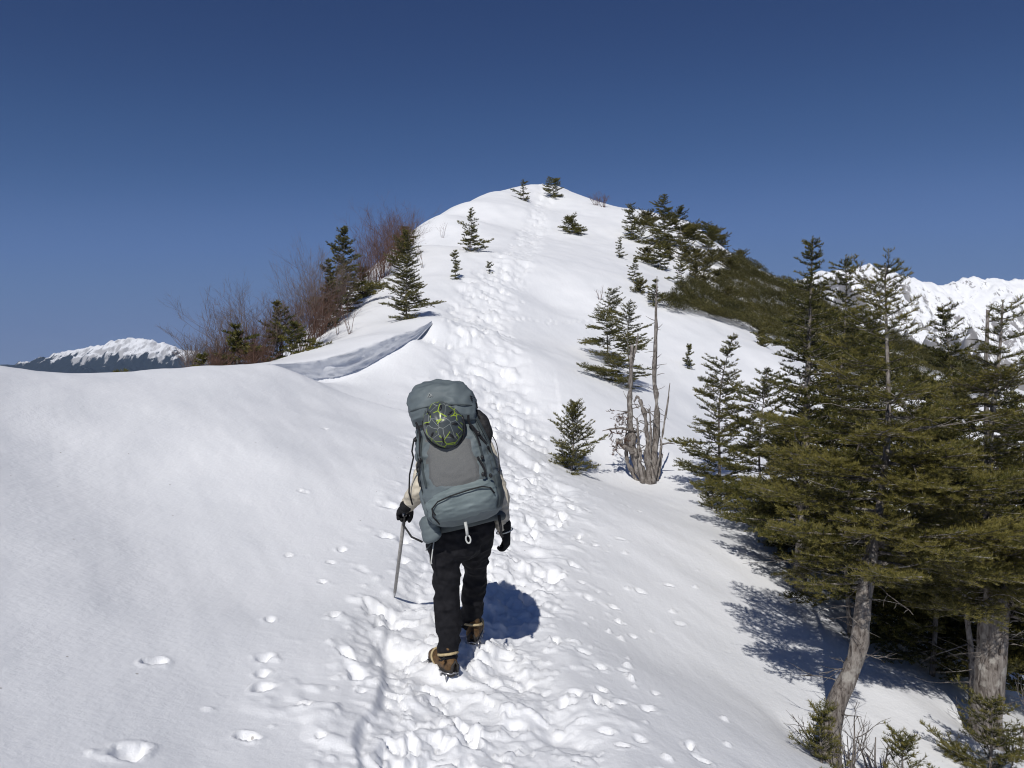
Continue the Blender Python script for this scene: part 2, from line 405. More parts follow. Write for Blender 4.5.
CLODS = []
for q in range(700):
    y = 2.4+12*rng.uniform(0, 1)**1.6; x = float(np.interp(y, TR[:, 1], TR[:, 0]))+rng.normal(0, .42)
    CLODS.append((x, y, rng.uniform(.008, .022)*(2.0 if rng.random() < .06 else 1)))
CX, CY = 0.0, -1.0
def build_terrain():
    r = [0.004, 0.06]
    while r[-1] < 2.2: r.append(r[-1]+0.06)
    while r[-1] < 12: r.append(r[-1]*1.0032)
    while r[-1] < 80: r.append(r[-1]*1.006)
    while r[-1] < 42000: r.append(r[-1]*1.07)
    r = np.array(r)
    front = np.radians(np.arange(-48, 48.0001, 0.125))
    back = np.radians(np.linspace(48, 312, 130)[1:-1])
    th = np.r_[front, back]
    nr, nth = len(r), len(th)
    R, T = np.meshgrid(r, th, indexing='ij')
    X = CX+R*np.sin(T); Y = CY+R*np.cos(T)
    x, y = X.ravel(), Y.ravel()
    z = h0(x, y)
    nearm = np.hypot(x, y) < 95
    z[nearm] += relief(x[nearm], y[nearm])
    Z = z.reshape(nr, nth)
    nf = len(front)
    for (px, py, hd, L_, W_, D_) in PRINTS:
        rr = math.hypot(px-CX, py-CY); tt = math.atan2(px-CX, py-CY)
        ext = L_*1.6+0.08
        i0, i1 = np.searchsorted(r, [rr-ext, rr+ext]); j0, j1 = np.searchsorted(front, [tt-ext/rr, tt+ext/rr])
        if i1-i0 < 2 or j1-j0 < 2: continue
        xs = X[i0:i1, j0:j1]-px; ys = Y[i0:i1, j0:j1]-py
        u = (xs*math.sin(hd)+ys*math.cos(hd))/(L_*0.5); v = (xs*math.cos(hd)-ys*math.sin(hd))/(W_*0.5)
        q = np.sqrt(u*u+v*v)*(1+0.30*vnoise2(xs/0.055+px*9, ys/0.055+py*7, 77)+0.15*vnoise2(xs/0.02+px*9, ys/0.02, 78))
        pit = 1-sstep(0.45, 1.05, q)
        rim = np.exp(-((q-1.2)/0.3)**2)
        lump = 0.5+0.5*vnoise2((xs+px*5)/0.045, (ys+py*5)/0.045, 79)
        Z[i0:i1, j0:j1] += -D_*pit*(0.75+0.5*lump)+abs(D_)*0.4*rim*lump*(1 if D_ > 0 else 0)
    for (px, py, R_) in CLODS:
        rr = math.hypot(px-CX, py-CY); tt = math.atan2(px-CX, py-CY); ext = R_*1.6
        i0, i1 = np.searchsorted(r, [rr-ext, rr+ext]); j0, j1 = np.searchsorted(front, [tt-ext/rr, tt+ext/rr])
        if i1-i0 < 2 or j1-j0 < 2: continue
        xs = X[i0:i1, j0:j1]-px; ys = Y[i0:i1, j0:j1]-py
        q = np.hypot(xs, ys)/R_*(1+0.6*vnoise2(xs/R_*1.1+px*9, ys/R_*1.1+py*7, 83))
        Z[i0:i1, j0:j1] += R_*0.7*np.sqrt(np.maximum(0, 1-q*q))
    V = np.stack([X.ravel(), Y.ravel(), Z.ravel()], 1)
    ii, jj = np.meshgrid(np.arange(nr-1), np.arange(nth), indexing='ij')
    a = ii*nth+jj; b = ii*nth+(jj+1) % nth; c = (ii+1)*nth+(jj+1) % nth; d = (ii+1)*nth+jj
    F = np.stack([a.ravel(), b.ravel(), c.ravel(), d.ravel()], 1)
    o = mesh_np('ground', V, F, M['ground'])
    return tag(o, 'snow covered mountain ridge with a trodden track up to its summit', kind='structure')

def ground_mat():
    """snow on the high ground, bare forest floor far down in the valleys"""
    m = M['snow'].copy(); m.name = 'ground_snow'
    nt = m.node_tree; N = nt.nodes.new; L = nt.links.new
    b = nt.nodes['Principled BSDF']
    src = b.inputs['Base Color'].links[0].from_socket
    geo = N('ShaderNodeNewGeometry'); sp = N('ShaderNodeSeparateXYZ'); L(geo.outputs['Position'], sp.inputs[0])
    n = N('ShaderNodeTexNoise'); n.inputs['Scale'].default_value = 0.01; n.inputs['Detail'].default_value = 6
    L(geo.outputs['Position'], n.inputs['Vector'])
    mr = N('ShaderNodeMapRange'); mr.inputs['From Min'].default_value = -90; mr.inputs['From Max'].default_value = -40
    ad = N('ShaderNodeMath'); ad.operation = 'MULTIPLY_ADD'; ad.inputs[1].default_value = 120; 
    L(n.outputs['Fac'], ad.inputs[0]); sb = N('ShaderNodeMath'); sb.operation = 'SUBTRACT'; sb.inputs[1].default_value = 60
    L(sp.outputs['Z'], ad.inputs[2]); L(ad.outputs[0], sb.inputs[0]); L(sb.outputs[0], mr.inputs['Value'])
    mx = N('ShaderNodeMix'); mx.data_type = 'RGBA'
    L(mr.outputs['Result'], mx.inputs['Factor']); mx.inputs['A'].default_value = (0.035, 0.04, 0.025, 1); L(src, mx.inputs['B'])
    L(mx.outputs['Result'], b.inputs['Base Color'])
    return m
M['ground'] = ground_mat()
GROUND = build_terrain()
# ------------------------------------------------------------------ distant mountains
def mountain(name, pts, Y, depth, base, rough, seed, mat, label, nx=420, ny=160, foot=0.55, scale=900.0):
    """a range whose crest runs through the given points (pixel column, row, at distance Y)"""
    px = np.array([p[0] for p in pts], float); py = np.array([p[1] for p in pts], float)
    cx = (px-512)/FPX*Y; cz = (384-py)/FPX*Y
    x = np.linspace(cx[0], cx[-1], nx)
    crest = np.interp(x, cx, cz)
    k = np.hanning(7); k /= k.sum()
    crest = np.convolve(np.pad(crest, 3, mode='edge'), k, 'valid')
    t = np.linspace(-1, 0.75, ny)               # -1 toward the camera, 0 on the crest
    Xg, Tg = np.meshgrid(x, t, indexing='ij')
    Yg = Y+Tg*depth
    cr = np.repeat(crest[:, None], ny, 1)
    drop = np.abs(Tg)*depth*foot*(1-0.28*np.abs(Tg))
    rd = ridged2(Xg/scale+seed, Yg/(scale*1.6)+Xg/(scale*3), 6, seed)-1.0
    fine = fbm2(Xg/(scale*0.12), Yg/(scale*0.14), 4, seed+9)
    amp = sstep(0.0, 0.22, np.abs(Tg))
    Z = cr-drop+rd*rough*(0.10+0.9*amp)+fine*rough*0.14*(0.6+0.8*amp)
    Z = np.maximum(Z, base+20*fine)
    V = np.stack([Xg.ravel(), Yg.ravel(), Z.ravel()], 1)
    ii, jj = np.meshgrid(np.arange(nx-1), np.arange(ny-1), indexing='ij')
    a = ii*ny+jj
    F = np.stack([a.ravel(), (a+ny).ravel(), (a+ny+1).ravel(), (a+1).ravel()], 1)
    o = mesh_np(name, V, F, mat)
    return tag(o, label, kind='structure')

def alpine_mat(name, snow_lo, snow_hi, rock_amt, nscale, forest=(0.022, 0.028, 0.02), rock=(0.13, 0.115, 0.105), nz=4.0, nrough=0.62, sw=0.9, streak=1.0, rk_lo=0.0, rk_hi=1.0):
    m, nt, b = new_mat(name)
    N = nt.nodes.new; L = nt.links.new
    geo = N('ShaderNodeNewGeometry'); sp = N('ShaderNodeSeparateXYZ'); L(geo.outputs['Position'], sp.inputs[0])
    mp = N('ShaderNodeMapping'); mp.inputs['Scale'].default_value = (nscale, nscale*0.4, nscale*0.35*streak)
    L(geo.outputs['Position'], mp.inputs['Vector'])
    n = N('ShaderNodeTexNoise'); n.inputs['Scale'].default_value = 1.0; n.inputs['Detail'].default_value = 9; n.inputs['Roughness'].default_value = nrough
    L(mp.outputs['Vector'], n.inputs['Vector'])
    sn = N('ShaderNodeSeparateXYZ'); L(geo.outputs['Normal'], sn.inputs[0])
    # rock where the noise and the steepness agree
    mm = N('ShaderNodeMath'); mm.operation = 'MULTIPLY_ADD'; mm.inputs[1].default_value = -sw; L(sn.outputs['Z'], mm.inputs[0]); L(n.outputs['Fac'], mm.inputs[2])
    rr = N('ShaderNodeMapRange'); rr.inputs['From Min'].default_value = rk_lo; rr.inputs['From Max'].default_value = rk_hi; L(mm.outputs[0], rr.inputs['Value'])
    c1 = N('ShaderNodeMix'); c1.data_type = 'RGBA'; c1.inputs['A'].default_value = (0.84, 0.85, 0.87, 1); c1.inputs['B'].default_value = (*rock, 1)
    mr = N('ShaderNodeMath'); mr.operation = 'MULTIPLY'; mr.inputs[1].default_value = rock_amt; L(rr.outputs['Result'], mr.inputs[0])
    L(mr.outputs[0], c1.inputs['Factor'])
    # tree line
    mz = N('ShaderNodeMath'); mz.operation = 'MULTIPLY_ADD'; mz.inputs[1].default_value = (snow_hi-snow_lo)*nz; L(n.outputs['Fac'], mz.inputs[0]); L(sp.outputs['Z'], mz.inputs[2])
    fr = N('ShaderNodeMapRange'); off = (snow_hi-snow_lo)*nz*0.5
    fr.inputs['From Min'].default_value = snow_lo+off; fr.inputs['From Max'].default_value = snow_hi+off; L(mz.outputs[0], fr.inputs['Value'])
    c2 = N('ShaderNodeMix'); c2.data_type = 'RGBA'; L(fr.outputs['Result'], c2.inputs['Factor']); c2.inputs['A'].default_value = (*forest, 1); L(c1.outputs['Result'], c2.inputs['B'])
    L(c2.outputs['Result'], b.inputs['Base Color'])
    b.inputs['Roughness'].default_value = 0.9; b.inputs['Specular IOR Level'].default_value = 0.1
    return m

YL, YR = 12000.0, 3600.0
mountain('mountain', [(-160,372),(-60,368),(0,366),(10,365),(30,362),(52,355),(76,350),(96,344),(112,340),(128,336.5),(140,338),(152,341),(166,344),(180,348),(192,351),(215,358),(250,366),(300,376),(360,385)],
         YL, 3800, -700, 260, 3, alpine_mat('far_alp', 385, 450, 0.60, 1/120.0, forest=(0.012, 0.017, 0.020), nz=14.0, streak=0.6, rk_lo=-0.24, rk_hi=-0.08),
         'far pale mountain with a snow cap above blue forested slopes', nx=620, ny=220, scale=900)
mountain('mountain', [(620,330),(720,300),(790,283),(840,268),(862,263.5),(876,262),(886,264),(900,269),(916,274),(930,279),(938,282),(950,280),(965,278),(980,275.5),(992,275),(1005,279),(1024,280),(1060,272),(1120,258),(1200,262),(1300,280),(1420,320)],
         YR, 1900, -700, 165, 17, alpine_mat('near_alp', -360, -300, 0.8, 1/34.0, nrough=0.80, sw=0.55, streak=1.6, rk_lo=0.185, rk_hi=0.235),
         'near snow clad mountain ridge flecked with dark rock', nx=900, ny=320, foot=0.50, scale=420)

# low dark foothills along the left-hand horizon
mountain('hills', [(-700,372),(-500,366),(-300,369),(-120,364),(-40,366),(6,363.5),(40,366),(90,369),(180,368),(300,371),(420,369),(560,372)],
         16000.0, 4000, -700, 140, 29, noise_mat('hill_forest', (0.02, 0.026, 0.018), (0.05, 0.05, 0.04), 0.004, 0.95, spec=0.05), 'low dark wooded hills on the far horizon', nx=300, ny=80, foot=0.3, scale=2600)

# ------------------------------------------------------------------ wind lip of the snow bank
def cornice():
    P = LIP[1:-1]
    n = 90
    s = np.linspace(0, 1, n); q = np.linspace(0, 1, len(P))
    def sm(v):
        w = np.interp(s, q, v); k = np.hanning(17); k /= k.sum()
        return np.convolve(np.pad(w, 8, mode='reflect', reflect_type='odd'), k, 'valid')
    X, Y, Z = sm(P[:, 0]), sm(P[:, 1]), sm(P[:, 2])
    Z = sm(np.array([gz(p[0]-0.32, p[1]+0.14)+0.015 for p in P]))
    tx, ty = np.gradient(X), np.gradient(Y); tl = np.hypot(tx, ty)
    nx_, ny_ = ty/tl, -tx/tl                      # points down-slope, toward the track
    hgt = 1.22*lip_amp((1+7*s)/9)
    hgt = np.maximum(hgt, 0.01)
    # profile: back on the slope -> rounded nose -> face under it -> foot
    back = [(-2.6, 0), (-1.8, 0), (-1.2, 0), (-0.7, 0), (-0.35, 0)]
    NF = 14
    rgc = np.random.default_rng(4)
    lay = rgc.normal(0, 1, NF+4)
    V = []
    for i in range(n):
        hh = hgt[i]; lean = 0.62-0.45*s[i]
        row = []
        for (u, v) in back:
            xx, yy = X[i]+nx_[i]*u, Y[i]+ny_[i]*u
            zt = gz(xx, yy); k_ = min(1, max(0, (-u-0.35)/1.6))
            row.append((xx, yy, Z[i]*(1-k_)+(zt-0.03)*k_ if k_ < 1 else zt-0.06))
        fc = [(-0.22, -.012), (-0.09, -.04), (0.0, -.09)]
        for k in range(NF):
            t_ = k/(NF-1)
            fc.append((0.05-lean*t_*0.95+0.42*max(0, t_-0.75)**1.0*2.0, -.12-1.1*t_))
        for j, (u, v) in enumerate(fc):
            wob = 0.022*lay[j]*math.sin(s[i]*7+lay[j]*3)+0.07*float(vnoise2(np.array([s[i]*7.0]), np.array([j*0.5]), 6)[0])+0.035*float(vnoise2(np.array([s[i]*45.0]), np.array([j*1.7]), 8)[0])+0.04*float(vnoise2(np.array([s[i]*22.0]), np.array([j*0.9]), 5)[0])
            if j < 2: wob *= 0.3
            row.append((X[i]+nx_[i]*(u+wob)*hh, Y[i]+ny_[i]*(u+wob)*hh, Z[i]+v*hh))
        V += row
    prof = row
    m = len(prof)
    F = [(i*m+j, i*m+j+1, (i+1)*m+j+1, (i+1)*m+j) for i in range(n-1) for j in range(m-1)]
    o = mesh_np('snow_cornice', V, F, M['snow'])
    return tag(o, 'overhanging wind lip of snow with a shaded hollow underside', kind='structure')
CORN = cornice()

# ------------------------------------------------------------------ tubes
def tube_arrays(P, R, sides=6, seed=0, rough=0.0):
    P = np.asarray(P, float); R = np.asarray(R, float); n = len(P)
    T = np.gradient(P, axis=0); T /= np.linalg.norm(T, axis=1)[:, None]+1e-9
    ref = np.array([0.31, 0.95, 0.05]) if abs(T[0][1]) < 0.8 else np.array([1.0, 0, 0.1])
    A = np.cross(T, ref); A /= np.linalg.norm(A, axis=1)[:, None]+1e-9
    B = np.cross(T, A)
    a = np.linspace(0, 2*np.pi, sides, endpoint=False)
    rr = R[:, None]*np.ones((1, sides))
    if rough:
        g = np.random.default_rng(seed); ph = g.uniform(0, 6.28, 4)
        rr = rr*(1+rough*(0.5*np.sin(2*a+ph[0])[None]+0.5*np.sin(3*a+ph[1])[None]*np.sin(np.arange(n)*0.5+ph[2])[:, None])+rough*0.5*g.normal(0, 1, (n, sides)))
    V = P[:, None]+rr[..., None]*(np.cos(a)[None, :, None]*A[:, None]+np.sin(a)[None, :, None]*B[:, None])
    V = V.reshape(-1, 3)
    i, j = np.meshgrid(np.arange(n-1), np.arange(sides), indexing='ij')
    F = np.stack([i*sides+j, i*sides+(j+1) % sides, (i+1)*sides+(j+1) % sides, (i+1)*sides+j], -1).reshape(-1, 4)
    # caps as fans of quads collapsed on the ring's first vertex
    c0 = np.array([[0, k, k+1, k+1] for k in range(1, sides-1)]); o = (n-1)*sides
    caps = np.array([[o, o+k, o+min(k+1, sides-1), o+min(k+2, sides-1)] for k in range(1, sides-1, 2)])
    capb = np.array([[0, min(k+2, sides-1), min(k+1, sides-1), k] for k in range(1, sides-1, 2)])
    caps = np.array([f for f in np.vstack([caps, capb]) if len(set(f)) == 4]).reshape(-1, 4)
    return V, np.vstack([F, caps]) if len(caps) else F

class Parts:
    def __init__(s): s.V = []; s.F = []; s.n = 0
    def add(s, V, F): s.V.append(V); s.F.append(np.asarray(F)+s.n); s.n += len(V)
    def tube(s, P, R, sides=6, seed=0, rough=0.0): s.add(*tube_arrays(P, R, sides, seed, rough))
    def build(s, name, mat, parent=None, smooth=True):
        return mesh_np(name, np.vstack(s.V), np.vstack(s.F), mat, parent, smooth)

def wander(p0, d0, length, n, rng, jit=0.15, up=0.0):
    """a crooked line of n points"""
    P = [np.asarray(p0, float)]; d = np.asarray(d0, float); d = d/np.linalg.norm(d)
    for i in range(n-1):
        d = d+rng.normal(0, jit, 3)+np.array([0, 0, up]); d /= np.linalg.norm(d)
        P.append(P[-1]+d*length/(n-1))
    return np.array(P)

# ------------------------------------------------------------------ firs
# needle detail by distance: length, half width, needles per metre of shoot, spacing of side shoots, make second-order shoots
LOD = {0: (0.026, 0.0018, 520, 0.042, True), 1: (0.036, 0.0040, 240, 0.055, True), 2: (0.065, 0.0090, 110, 0.075, True), 3: (0.085, 0.013, 80, 0.10, False)}

def needles(segs, tint, lod, rng, lift=0.35):
    nl, nw, dens, _, _ = LOD[lod]
    p0, p1 = segs[:, 0], segs[:, 1]
    dv = p1-p0; ln = np.linalg.norm(dv, axis=1)
    cnt = np.maximum(2, rng.poisson(ln*dens))
    idx = np.repeat(np.arange(len(segs)), cnt)
    u = rng.random(len(idx))
    p = p0[idx]+dv[idx]*u[:, None]
    T = (dv/(ln[:, None]+1e-9))[idx]
    up = np.array([0, 0, 1.0])
    S = np.cross(T, up); S /= np.linalg.norm(S, axis=1)[:, None]+1e-6
    Nn = np.cross(S, T)
    a = rng.uniform(-2.0, 2.0, len(idx))           # mostly to the sides and above the shoot
    out = S*np.sin(a)[:, None]+Nn*np.cos(a)[:, None]
    d = T*rng.uniform(0.35, 0.85, len(idx))[:, None]+out*0.85+up*lift*rng.uniform(0, 1, len(idx))[:, None]*0.5
    d /= np.linalg.norm(d, axis=1)[:, None]
    sd = np.cross(d, rng.normal(0, 1, (len(idx), 3))); sd /= np.linalg.norm(sd, axis=1)[:, None]+1e-6
    L_ = nl*rng.uniform(0.7, 1.2, len(idx))
    V = np.stack([p-sd*nw, p+sd*nw, p+d*L_[:, None]], 1).reshape(-1, 3)
    tt = np.clip(tint[idx]*1.25-0.28+0.42*u+rng.normal(0, 0.09, len(idx)), 0, 1)  # pale young shoot tips, plus painted light and shade: dark bases, bright tips
    return V, np.repeat(tt, 3)

def branch(B, az_, L_, pitch, curve, lod, rng, wood, SEG, TIN, thick, bare=0.12, flat=True, tone=0.0):
    nl, nw, dens, sp, second = LOD[lod]
    D = np.array([math.sin(az_), math.cos(az_), 0.0]); up = np.array([0, 0, 1.0])
    S0 = np.array([D[1], -D[0], 0])
    wob = rng.normal(0, 0.05)
    def pos(t):
        t = np.asarray(t)
        return B+np.outer(t*L_, D)+np.outer(L_*(pitch*t+curve*t*t), up)+np.outer(L_*wob*np.sin(t*3.0), S0)
    tt = np.linspace(0, 1, 7)
    wood.append((pos(tt), np.interp(tt, [0, 1], [thick, thick*0.25]), 5 if lod < 2 else 3))
    ts = np.linspace(max(bare, 0.03), 1, max(3, int(L_*(1-bare)/0.07)+1)); Pp = pos(ts)
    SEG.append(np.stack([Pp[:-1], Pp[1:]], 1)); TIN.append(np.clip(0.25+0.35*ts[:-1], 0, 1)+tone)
    n = max(3, int(L_*(1-bare)/sp))
    t = bare+(1-bare)*(np.arange(n)+rng.uniform(0, 0.6, n))/n
    t = np.clip(t, 0, 0.985)
    base = pos(t); tan = pos(np.minimum(t+0.02, 1.0))-pos(np.minimum(t+0.02, 1.0)-0.02)
    tan = pos(t+0.01)-pos(t-0.01); tan /= np.linalg.norm(tan, axis=1)[:, None]
    for sgn in (-1, 1):
        keep = rng.random(n) > 0.12
        b, tg, tk = base[keep], tan[keep], t[keep]
        if len(b) == 0: continue
        sv = np.cross(tg, up)*sgn; sv /= np.linalg.norm(sv, axis=1)[:, None]
        ang = np.radians(rng.uniform(42, 62, len(b)))
        dr = tg*np.cos(ang)[:, None]+sv*np.sin(ang)[:, None]+up*rng.normal(0.06, 0.17, (len(b), 1))
        dr /= np.linalg.norm(dr, axis=1)[:, None]
        prof = np.minimum(1, 0.35+1.8*(tk-bare))*(1-tk)**0.75
        l = np.maximum(0.05, L_*0.58*prof*rng.uniform(0.7, 1.15, len(b))); l = np.minimum(l, 0.55)
        e = b+dr*l[:, None]; mid = (b+e)/2+up*(-0.03*l[:, None])
        SEG.append(np.stack([b+dr*(l*0.12)[:, None], mid], 1)); TIN.append(np.clip(0.22+0.3*tk+rng.normal(0, 0.05, len(b)), 0, 1)+tone)
        SEG.append(np.stack([mid, e], 1)); TIN.append(np.clip(0.42+0.3*tk+rng.normal(0, 0.06, len(b)), 0, 1)+tone)
        if lod == 0:
            for k in range(len(b)):
                if l[k] > 0.12: wood.append((np.array([b[k], mid[k], e[k]]), np.array([0.0035, 0.003, 0.0015]), 3))
        if second:
            for k in range(len(b)):
                if l[k] < 0.10: continue
                m = max(1, int(l[k]/(sp*1.15)))
                f = (np.arange(m)+rng.uniform(0.2, 0.8, m))/m*0.9
                bb = b[k]+dr[k]*(l[k]*f)[:, None]+up*(-0.03*l[k]*np.sin(f*np.pi)*0.5)[:, None]
                sv2 = np.cross(dr[k], up); sv2 /= np.linalg.norm(sv2)+1e-6
                sg = np.where(np.arange(m) % 2 == 0, 1.0, -1.0)
                d2 = dr[k]*0.68+sv2*sg[:, None]*0.70+up*rng.normal(0.10, 0.22, (m, 1))
                l2 = np.minimum(0.16, l[k]*0.5*(1-f)*rng.uniform(0.7, 1.2, m))+0.025
                SEG.append(np.stack([bb, bb+d2*l2[:, None]], 1)); TIN.append(np.clip(0.45+0.25*t.mean()+rng.normal(0, 0.08, m), 0, 1)+tone)

def fir(base, H, R, seed, lod, label, name='fir_tree', cat='tree', group=None, start=0.05, whorl=0.16, per=(4, 6), path=None, trunk_r=None,
        shape=0.85, pitch=(-0.10, 0.35), gaps=0.10, mat='fir', tone=0.0, dead=0, leader=0.22, sector=None, stumpy=0.0, low_long=0.0, bark='bark', rads=None, ragged=0.8, extra=()):
    whorl *= 0.66
    rng = np.random.default_rng(seed)
    base = np.asarray(base, float)
    root = empty(name, base, label, cat, group)
    if path is None:
        n = 10; t = np.linspace(0, 1, n)
        lx, ly = rng.normal(0, 0.02, 2)*H
        P = np.stack([lx*2*t*t+0.022*H*np.sin(t*5+seed), ly*2*t*t, t*(H+0.10)-0.10], 1)
    else:
        P = np.asarray(path, float)-base
        k = np.linspace(0, 1, 40); q = np.linspace(0, 1, len(P))
        Pk = np.stack([np.interp(k, q, P[:, i]) for i in range(3)], 1)
        kk = np.hanning(7); kk /= kk.sum()
        for i in range(3): Pk[:, i] = np.convolve(np.pad(Pk[:, i], 3, mode='reflect', reflect_type='odd'), kk, 'valid')
        P = Pk
    s = np.r_[0, np.cumsum(np.linalg.norm(P[1:]-P[:-1], axis=1))]; s /= s[-1]
    tr = trunk_r or 0.008*H+0.005
    rad = tr*(1-s)**1.1+0.003
    if rads is not None: rad = np.interp(s, [q[0] for q in rads], [q[1] for q in rads])
    if stumpy: rad = rad+tr*stumpy*np.exp(-s*14)
    tp = Parts()
    tp.tube(P, rad, 10 if lod == 0 else (7 if lod == 1 else 5), seed, 0.10 if lod == 0 else 0.04)
    wood, SEG, TIN = [], [], []
    z = start
    def at(v): return np.array([np.interp(v, s, P[:, i]) for i in range(3)])
    azb = rng.uniform(0, 6.28)
    step = whorl/H
    ph = rng.uniform(0, 6.28, 4)
    while z < 0.985:
        c = at(z)
        f = (z-start)/(1-start)
        Lb = R*((1-f)**shape)*(0.9+0.1*rng.random())*(1.0 if f > 0.12 else 0.55+3.7*f*1.0 if not low_long else 1.0)
        nb = rng.integers(per[0], per[1]+1)
        azb += rng.uniform(0.3, 1.2)
        for k in range(nb):
            if rng.random() < gaps: continue
            az_ = azb+k*6.283/nb+rng.normal(0, 0.22)
            Lk = max(0.06, Lb*rng.uniform(0.5, 1.22))
            Lk *= 1+ragged*0.34*(math.sin(az_+ph[0]+z*9)+math.sin(2*az_+ph[1]-z*13)*0.8); Lk = max(Lk, 0.06)
            if rng.random() < 0.05*ragged: Lk *= 1.3
            if sector:   # (azimuth, strength): wind-trained crowns are shorter on the weather side
                Lk *= 1-sector[1]*0.5*(1-math.cos(az_-sector[0]))
            pt = pitch[0]+(pitch[1]-pitch[0])*f+rng.normal(0, 0.11)
            branch(c+np.array([0, 0, rng.uniform(-.5, .5)*whorl*0.7]), az_, Lk, pt, rng.uniform(0.04, 0.26), lod, rng, wood, SEG, TIN,
                   max(0.004, min(0.35*np.interp(z, s, rad), 0.006+0.010*Lk)), bare=0.10 if Lk < 0.5 else 0.16, tone=tone+rng.normal(0, 0.07))
        z += step*(0.75+0.5*rng.random())*(1.0-0.35*f)
    for (ze, ae, Le, pe, ce) in extra:
        branch(at(ze), math.radians(ae), Le, pe, ce, lod, rng, wood, SEG, TIN, 0.012, bare=0.14, tone=tone+rng.normal(0, 0.06))
    # leader shoot
    SEG.append(np.stack([at(1-leader*0.6), at(1.0)], 0)[None]); TIN.append(np.array([0.5]))
    for i in range(dead):
        zz = rng.uniform(0.02, 0.75); a = rng.uniform(0, 6.28)
        W = wander(at(zz), [math.sin(a), math.cos(a), rng.uniform(-.25, .2)], R*(rng.uniform(.3, .8) if zz > .36 else rng.uniform(.10, .38)), 7, rng, 0.14)
        wood.append((W, np.linspace(0.006, 0.0015, 7), 4))
        for q in range(3):
            j = rng.integers(2, 6); a2 = a+rng.choice([-1, 1])*rng.uniform(.5, 1.1)
            wood.append((wander(W[j], [math.sin(a2), math.cos(a2), rng.uniform(-.3, .3)], R*rng.uniform(.1, .3), 4, rng, 0.15), np.linspace(0.003, 0.001, 4), 3))
    for (Pw, Rw, sd) in wood: tp.tube(Pw, Rw, sd)
    tp.build('trunk', M[bark], root)
    SEG = np.vstack(SEG); TIN = np.concatenate(TIN)
    V, tt = needles(SEG, TIN, lod, rng)
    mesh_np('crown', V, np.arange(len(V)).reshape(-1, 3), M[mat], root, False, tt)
    return root

def gnarl(P, R, n, jit, seed):
    """a crooked, knotty version of a stem"""
    g = np.random.default_rng(seed); P = np.asarray(P, float); q = np.linspace(0, len(P)-1, n)
    C = np.stack([np.interp(q, range(len(P)), P[:, i]) for i in range(3)], 1); Q = np.interp(q, range(len(R)), R)
    w = np.cumsum(g.normal(0, 1, (n, 3)), 0); w -= np.linspace(0, 1, n)[:, None]*w[-1]
    C = C+w*jit*Q[:, None]*0.5+g.normal(0, jit*0.25, (n, 3))*Q[:, None]
    Q = Q*(1+0.22*g.normal(0, 1, n)*np.sin(np.linspace(0, np.pi, n))**.3)
    return C, np.maximum(Q, R[-1]*0.6 if R[-1] > 0 else 0.002)
# ------------------------------------------------------------------ trees and shrubs
def spot(px, py):
    return hit(px, py)
def stand(px, Y, sink=0.05):
    x = (px-512)/FPX*Y
    return np.array([x, Y, gz(x, Y)-sink])
def top_h(b, py): return (384-py)/FPX*b[1]-b[2]
G_HILL, G_SKY, G_LEFT, G_STAND = 'small firs dotted over the upper snow slope', 'firs along the skyline right of the summit', 'firs on the brink left of the hill', 'firs of the close stand on the slope below the track'

def fir_px(px, py, hp, wp, seed, lod, label, group, Y=None, **kw):
    b = stand(px, Y) if Y else spot(px, py)
    s = b[1]/FPX
    return fir(b, hp*s, wp*s*0.5, seed, lod, label, group=group, **kw)

# --- the close stand on the right
rx = np.random.default_rng(3)
EX1 = [(.365, -100, .60, -.10, .12), (.355, -70, .45, -.22, .1), (.37, 70, .5, -.2, .08), (.385, 190, .42, -.12, .1), (.41, -95, .62, -.10, .10), (.44, -80, .62, -.04, .10), (.50, -92, .82, .10, .10), (.44, 80, .75, -.10, .1), (.40, 100, .6, -.15, .1)]+[(rx.uniform(.42, .70), 180+rx.uniform(-75, 75), rx.uniform(.45, .8), rx.uniform(-.22, .05), rx.uniform(.05, .2)) for _ in range(20)]
EX2 = [(.36, -90, .8, -.12, .1), (.40, -105, .85, -.05, .12)]+[(rx.uniform(.33, .66), 180+rx.uniform(-75, 75), rx.uniform(.45, .8), rx.uniform(-.2, .05), rx.uniform(.05, .2)) for _ in range(18)]
b1 = stand(827, 5.2, 0.08)
fir(b1, 3.2, 0.98, 101, 0, 'nearest fir with a bare leaning grey trunk bent at its foot', group=G_STAND, start=0.41, whorl=0.18, per=(5, 6),
    path=[b1, U(830,722,5.2), U(840,695,5.2), U(853,668,5.2), U(860,642,5.2), U(862,612,5.22), U(867,582,5.25), U(876,530,5.3), U(885,470,5.35), U(889,420,5.4), U(888,370,5.45), U(886,320,5.5), U(885,264,5.55)],
    rads=[(0,.100),(.05,.074),(.16,.064),(.20,.056),(.26,.060),(.36,.050),(.48,.030),(.7,.018),(1,.004)], shape=0.62, pitch=(-0.16, 0.32), gaps=0.30, tone=0.10, dead=34, extra=EX1, low_long=1.0)
b2 = stand(986, 6.0, 0.08)
fir(b2, 3.3, 1.02, 102, 0, 'fir with a thick upright trunk and a broken stub below its boughs', group=G_STAND, start=0.30, whorl=0.19, per=(5, 6),
    path=[b2, U(988,690,6.0), U(993,640,6.0), U(996,600,6.0), U(990,540,6.05), U(986,470,6.1), U(994,400,6.15), U(1000,350,6.2), U(1003,300,6.25)],
    rads=[(0,.135),(.06,.112),(.24,.104),(.31,.095),(.37,.050),(.7,.024),(1,.004)], shape=0.60, pitch=(-0.16, 0.30), gaps=0.22, tone=0.06, dead=34, extra=EX2, low_long=1.0)
b3 = stand(800, 8.6)
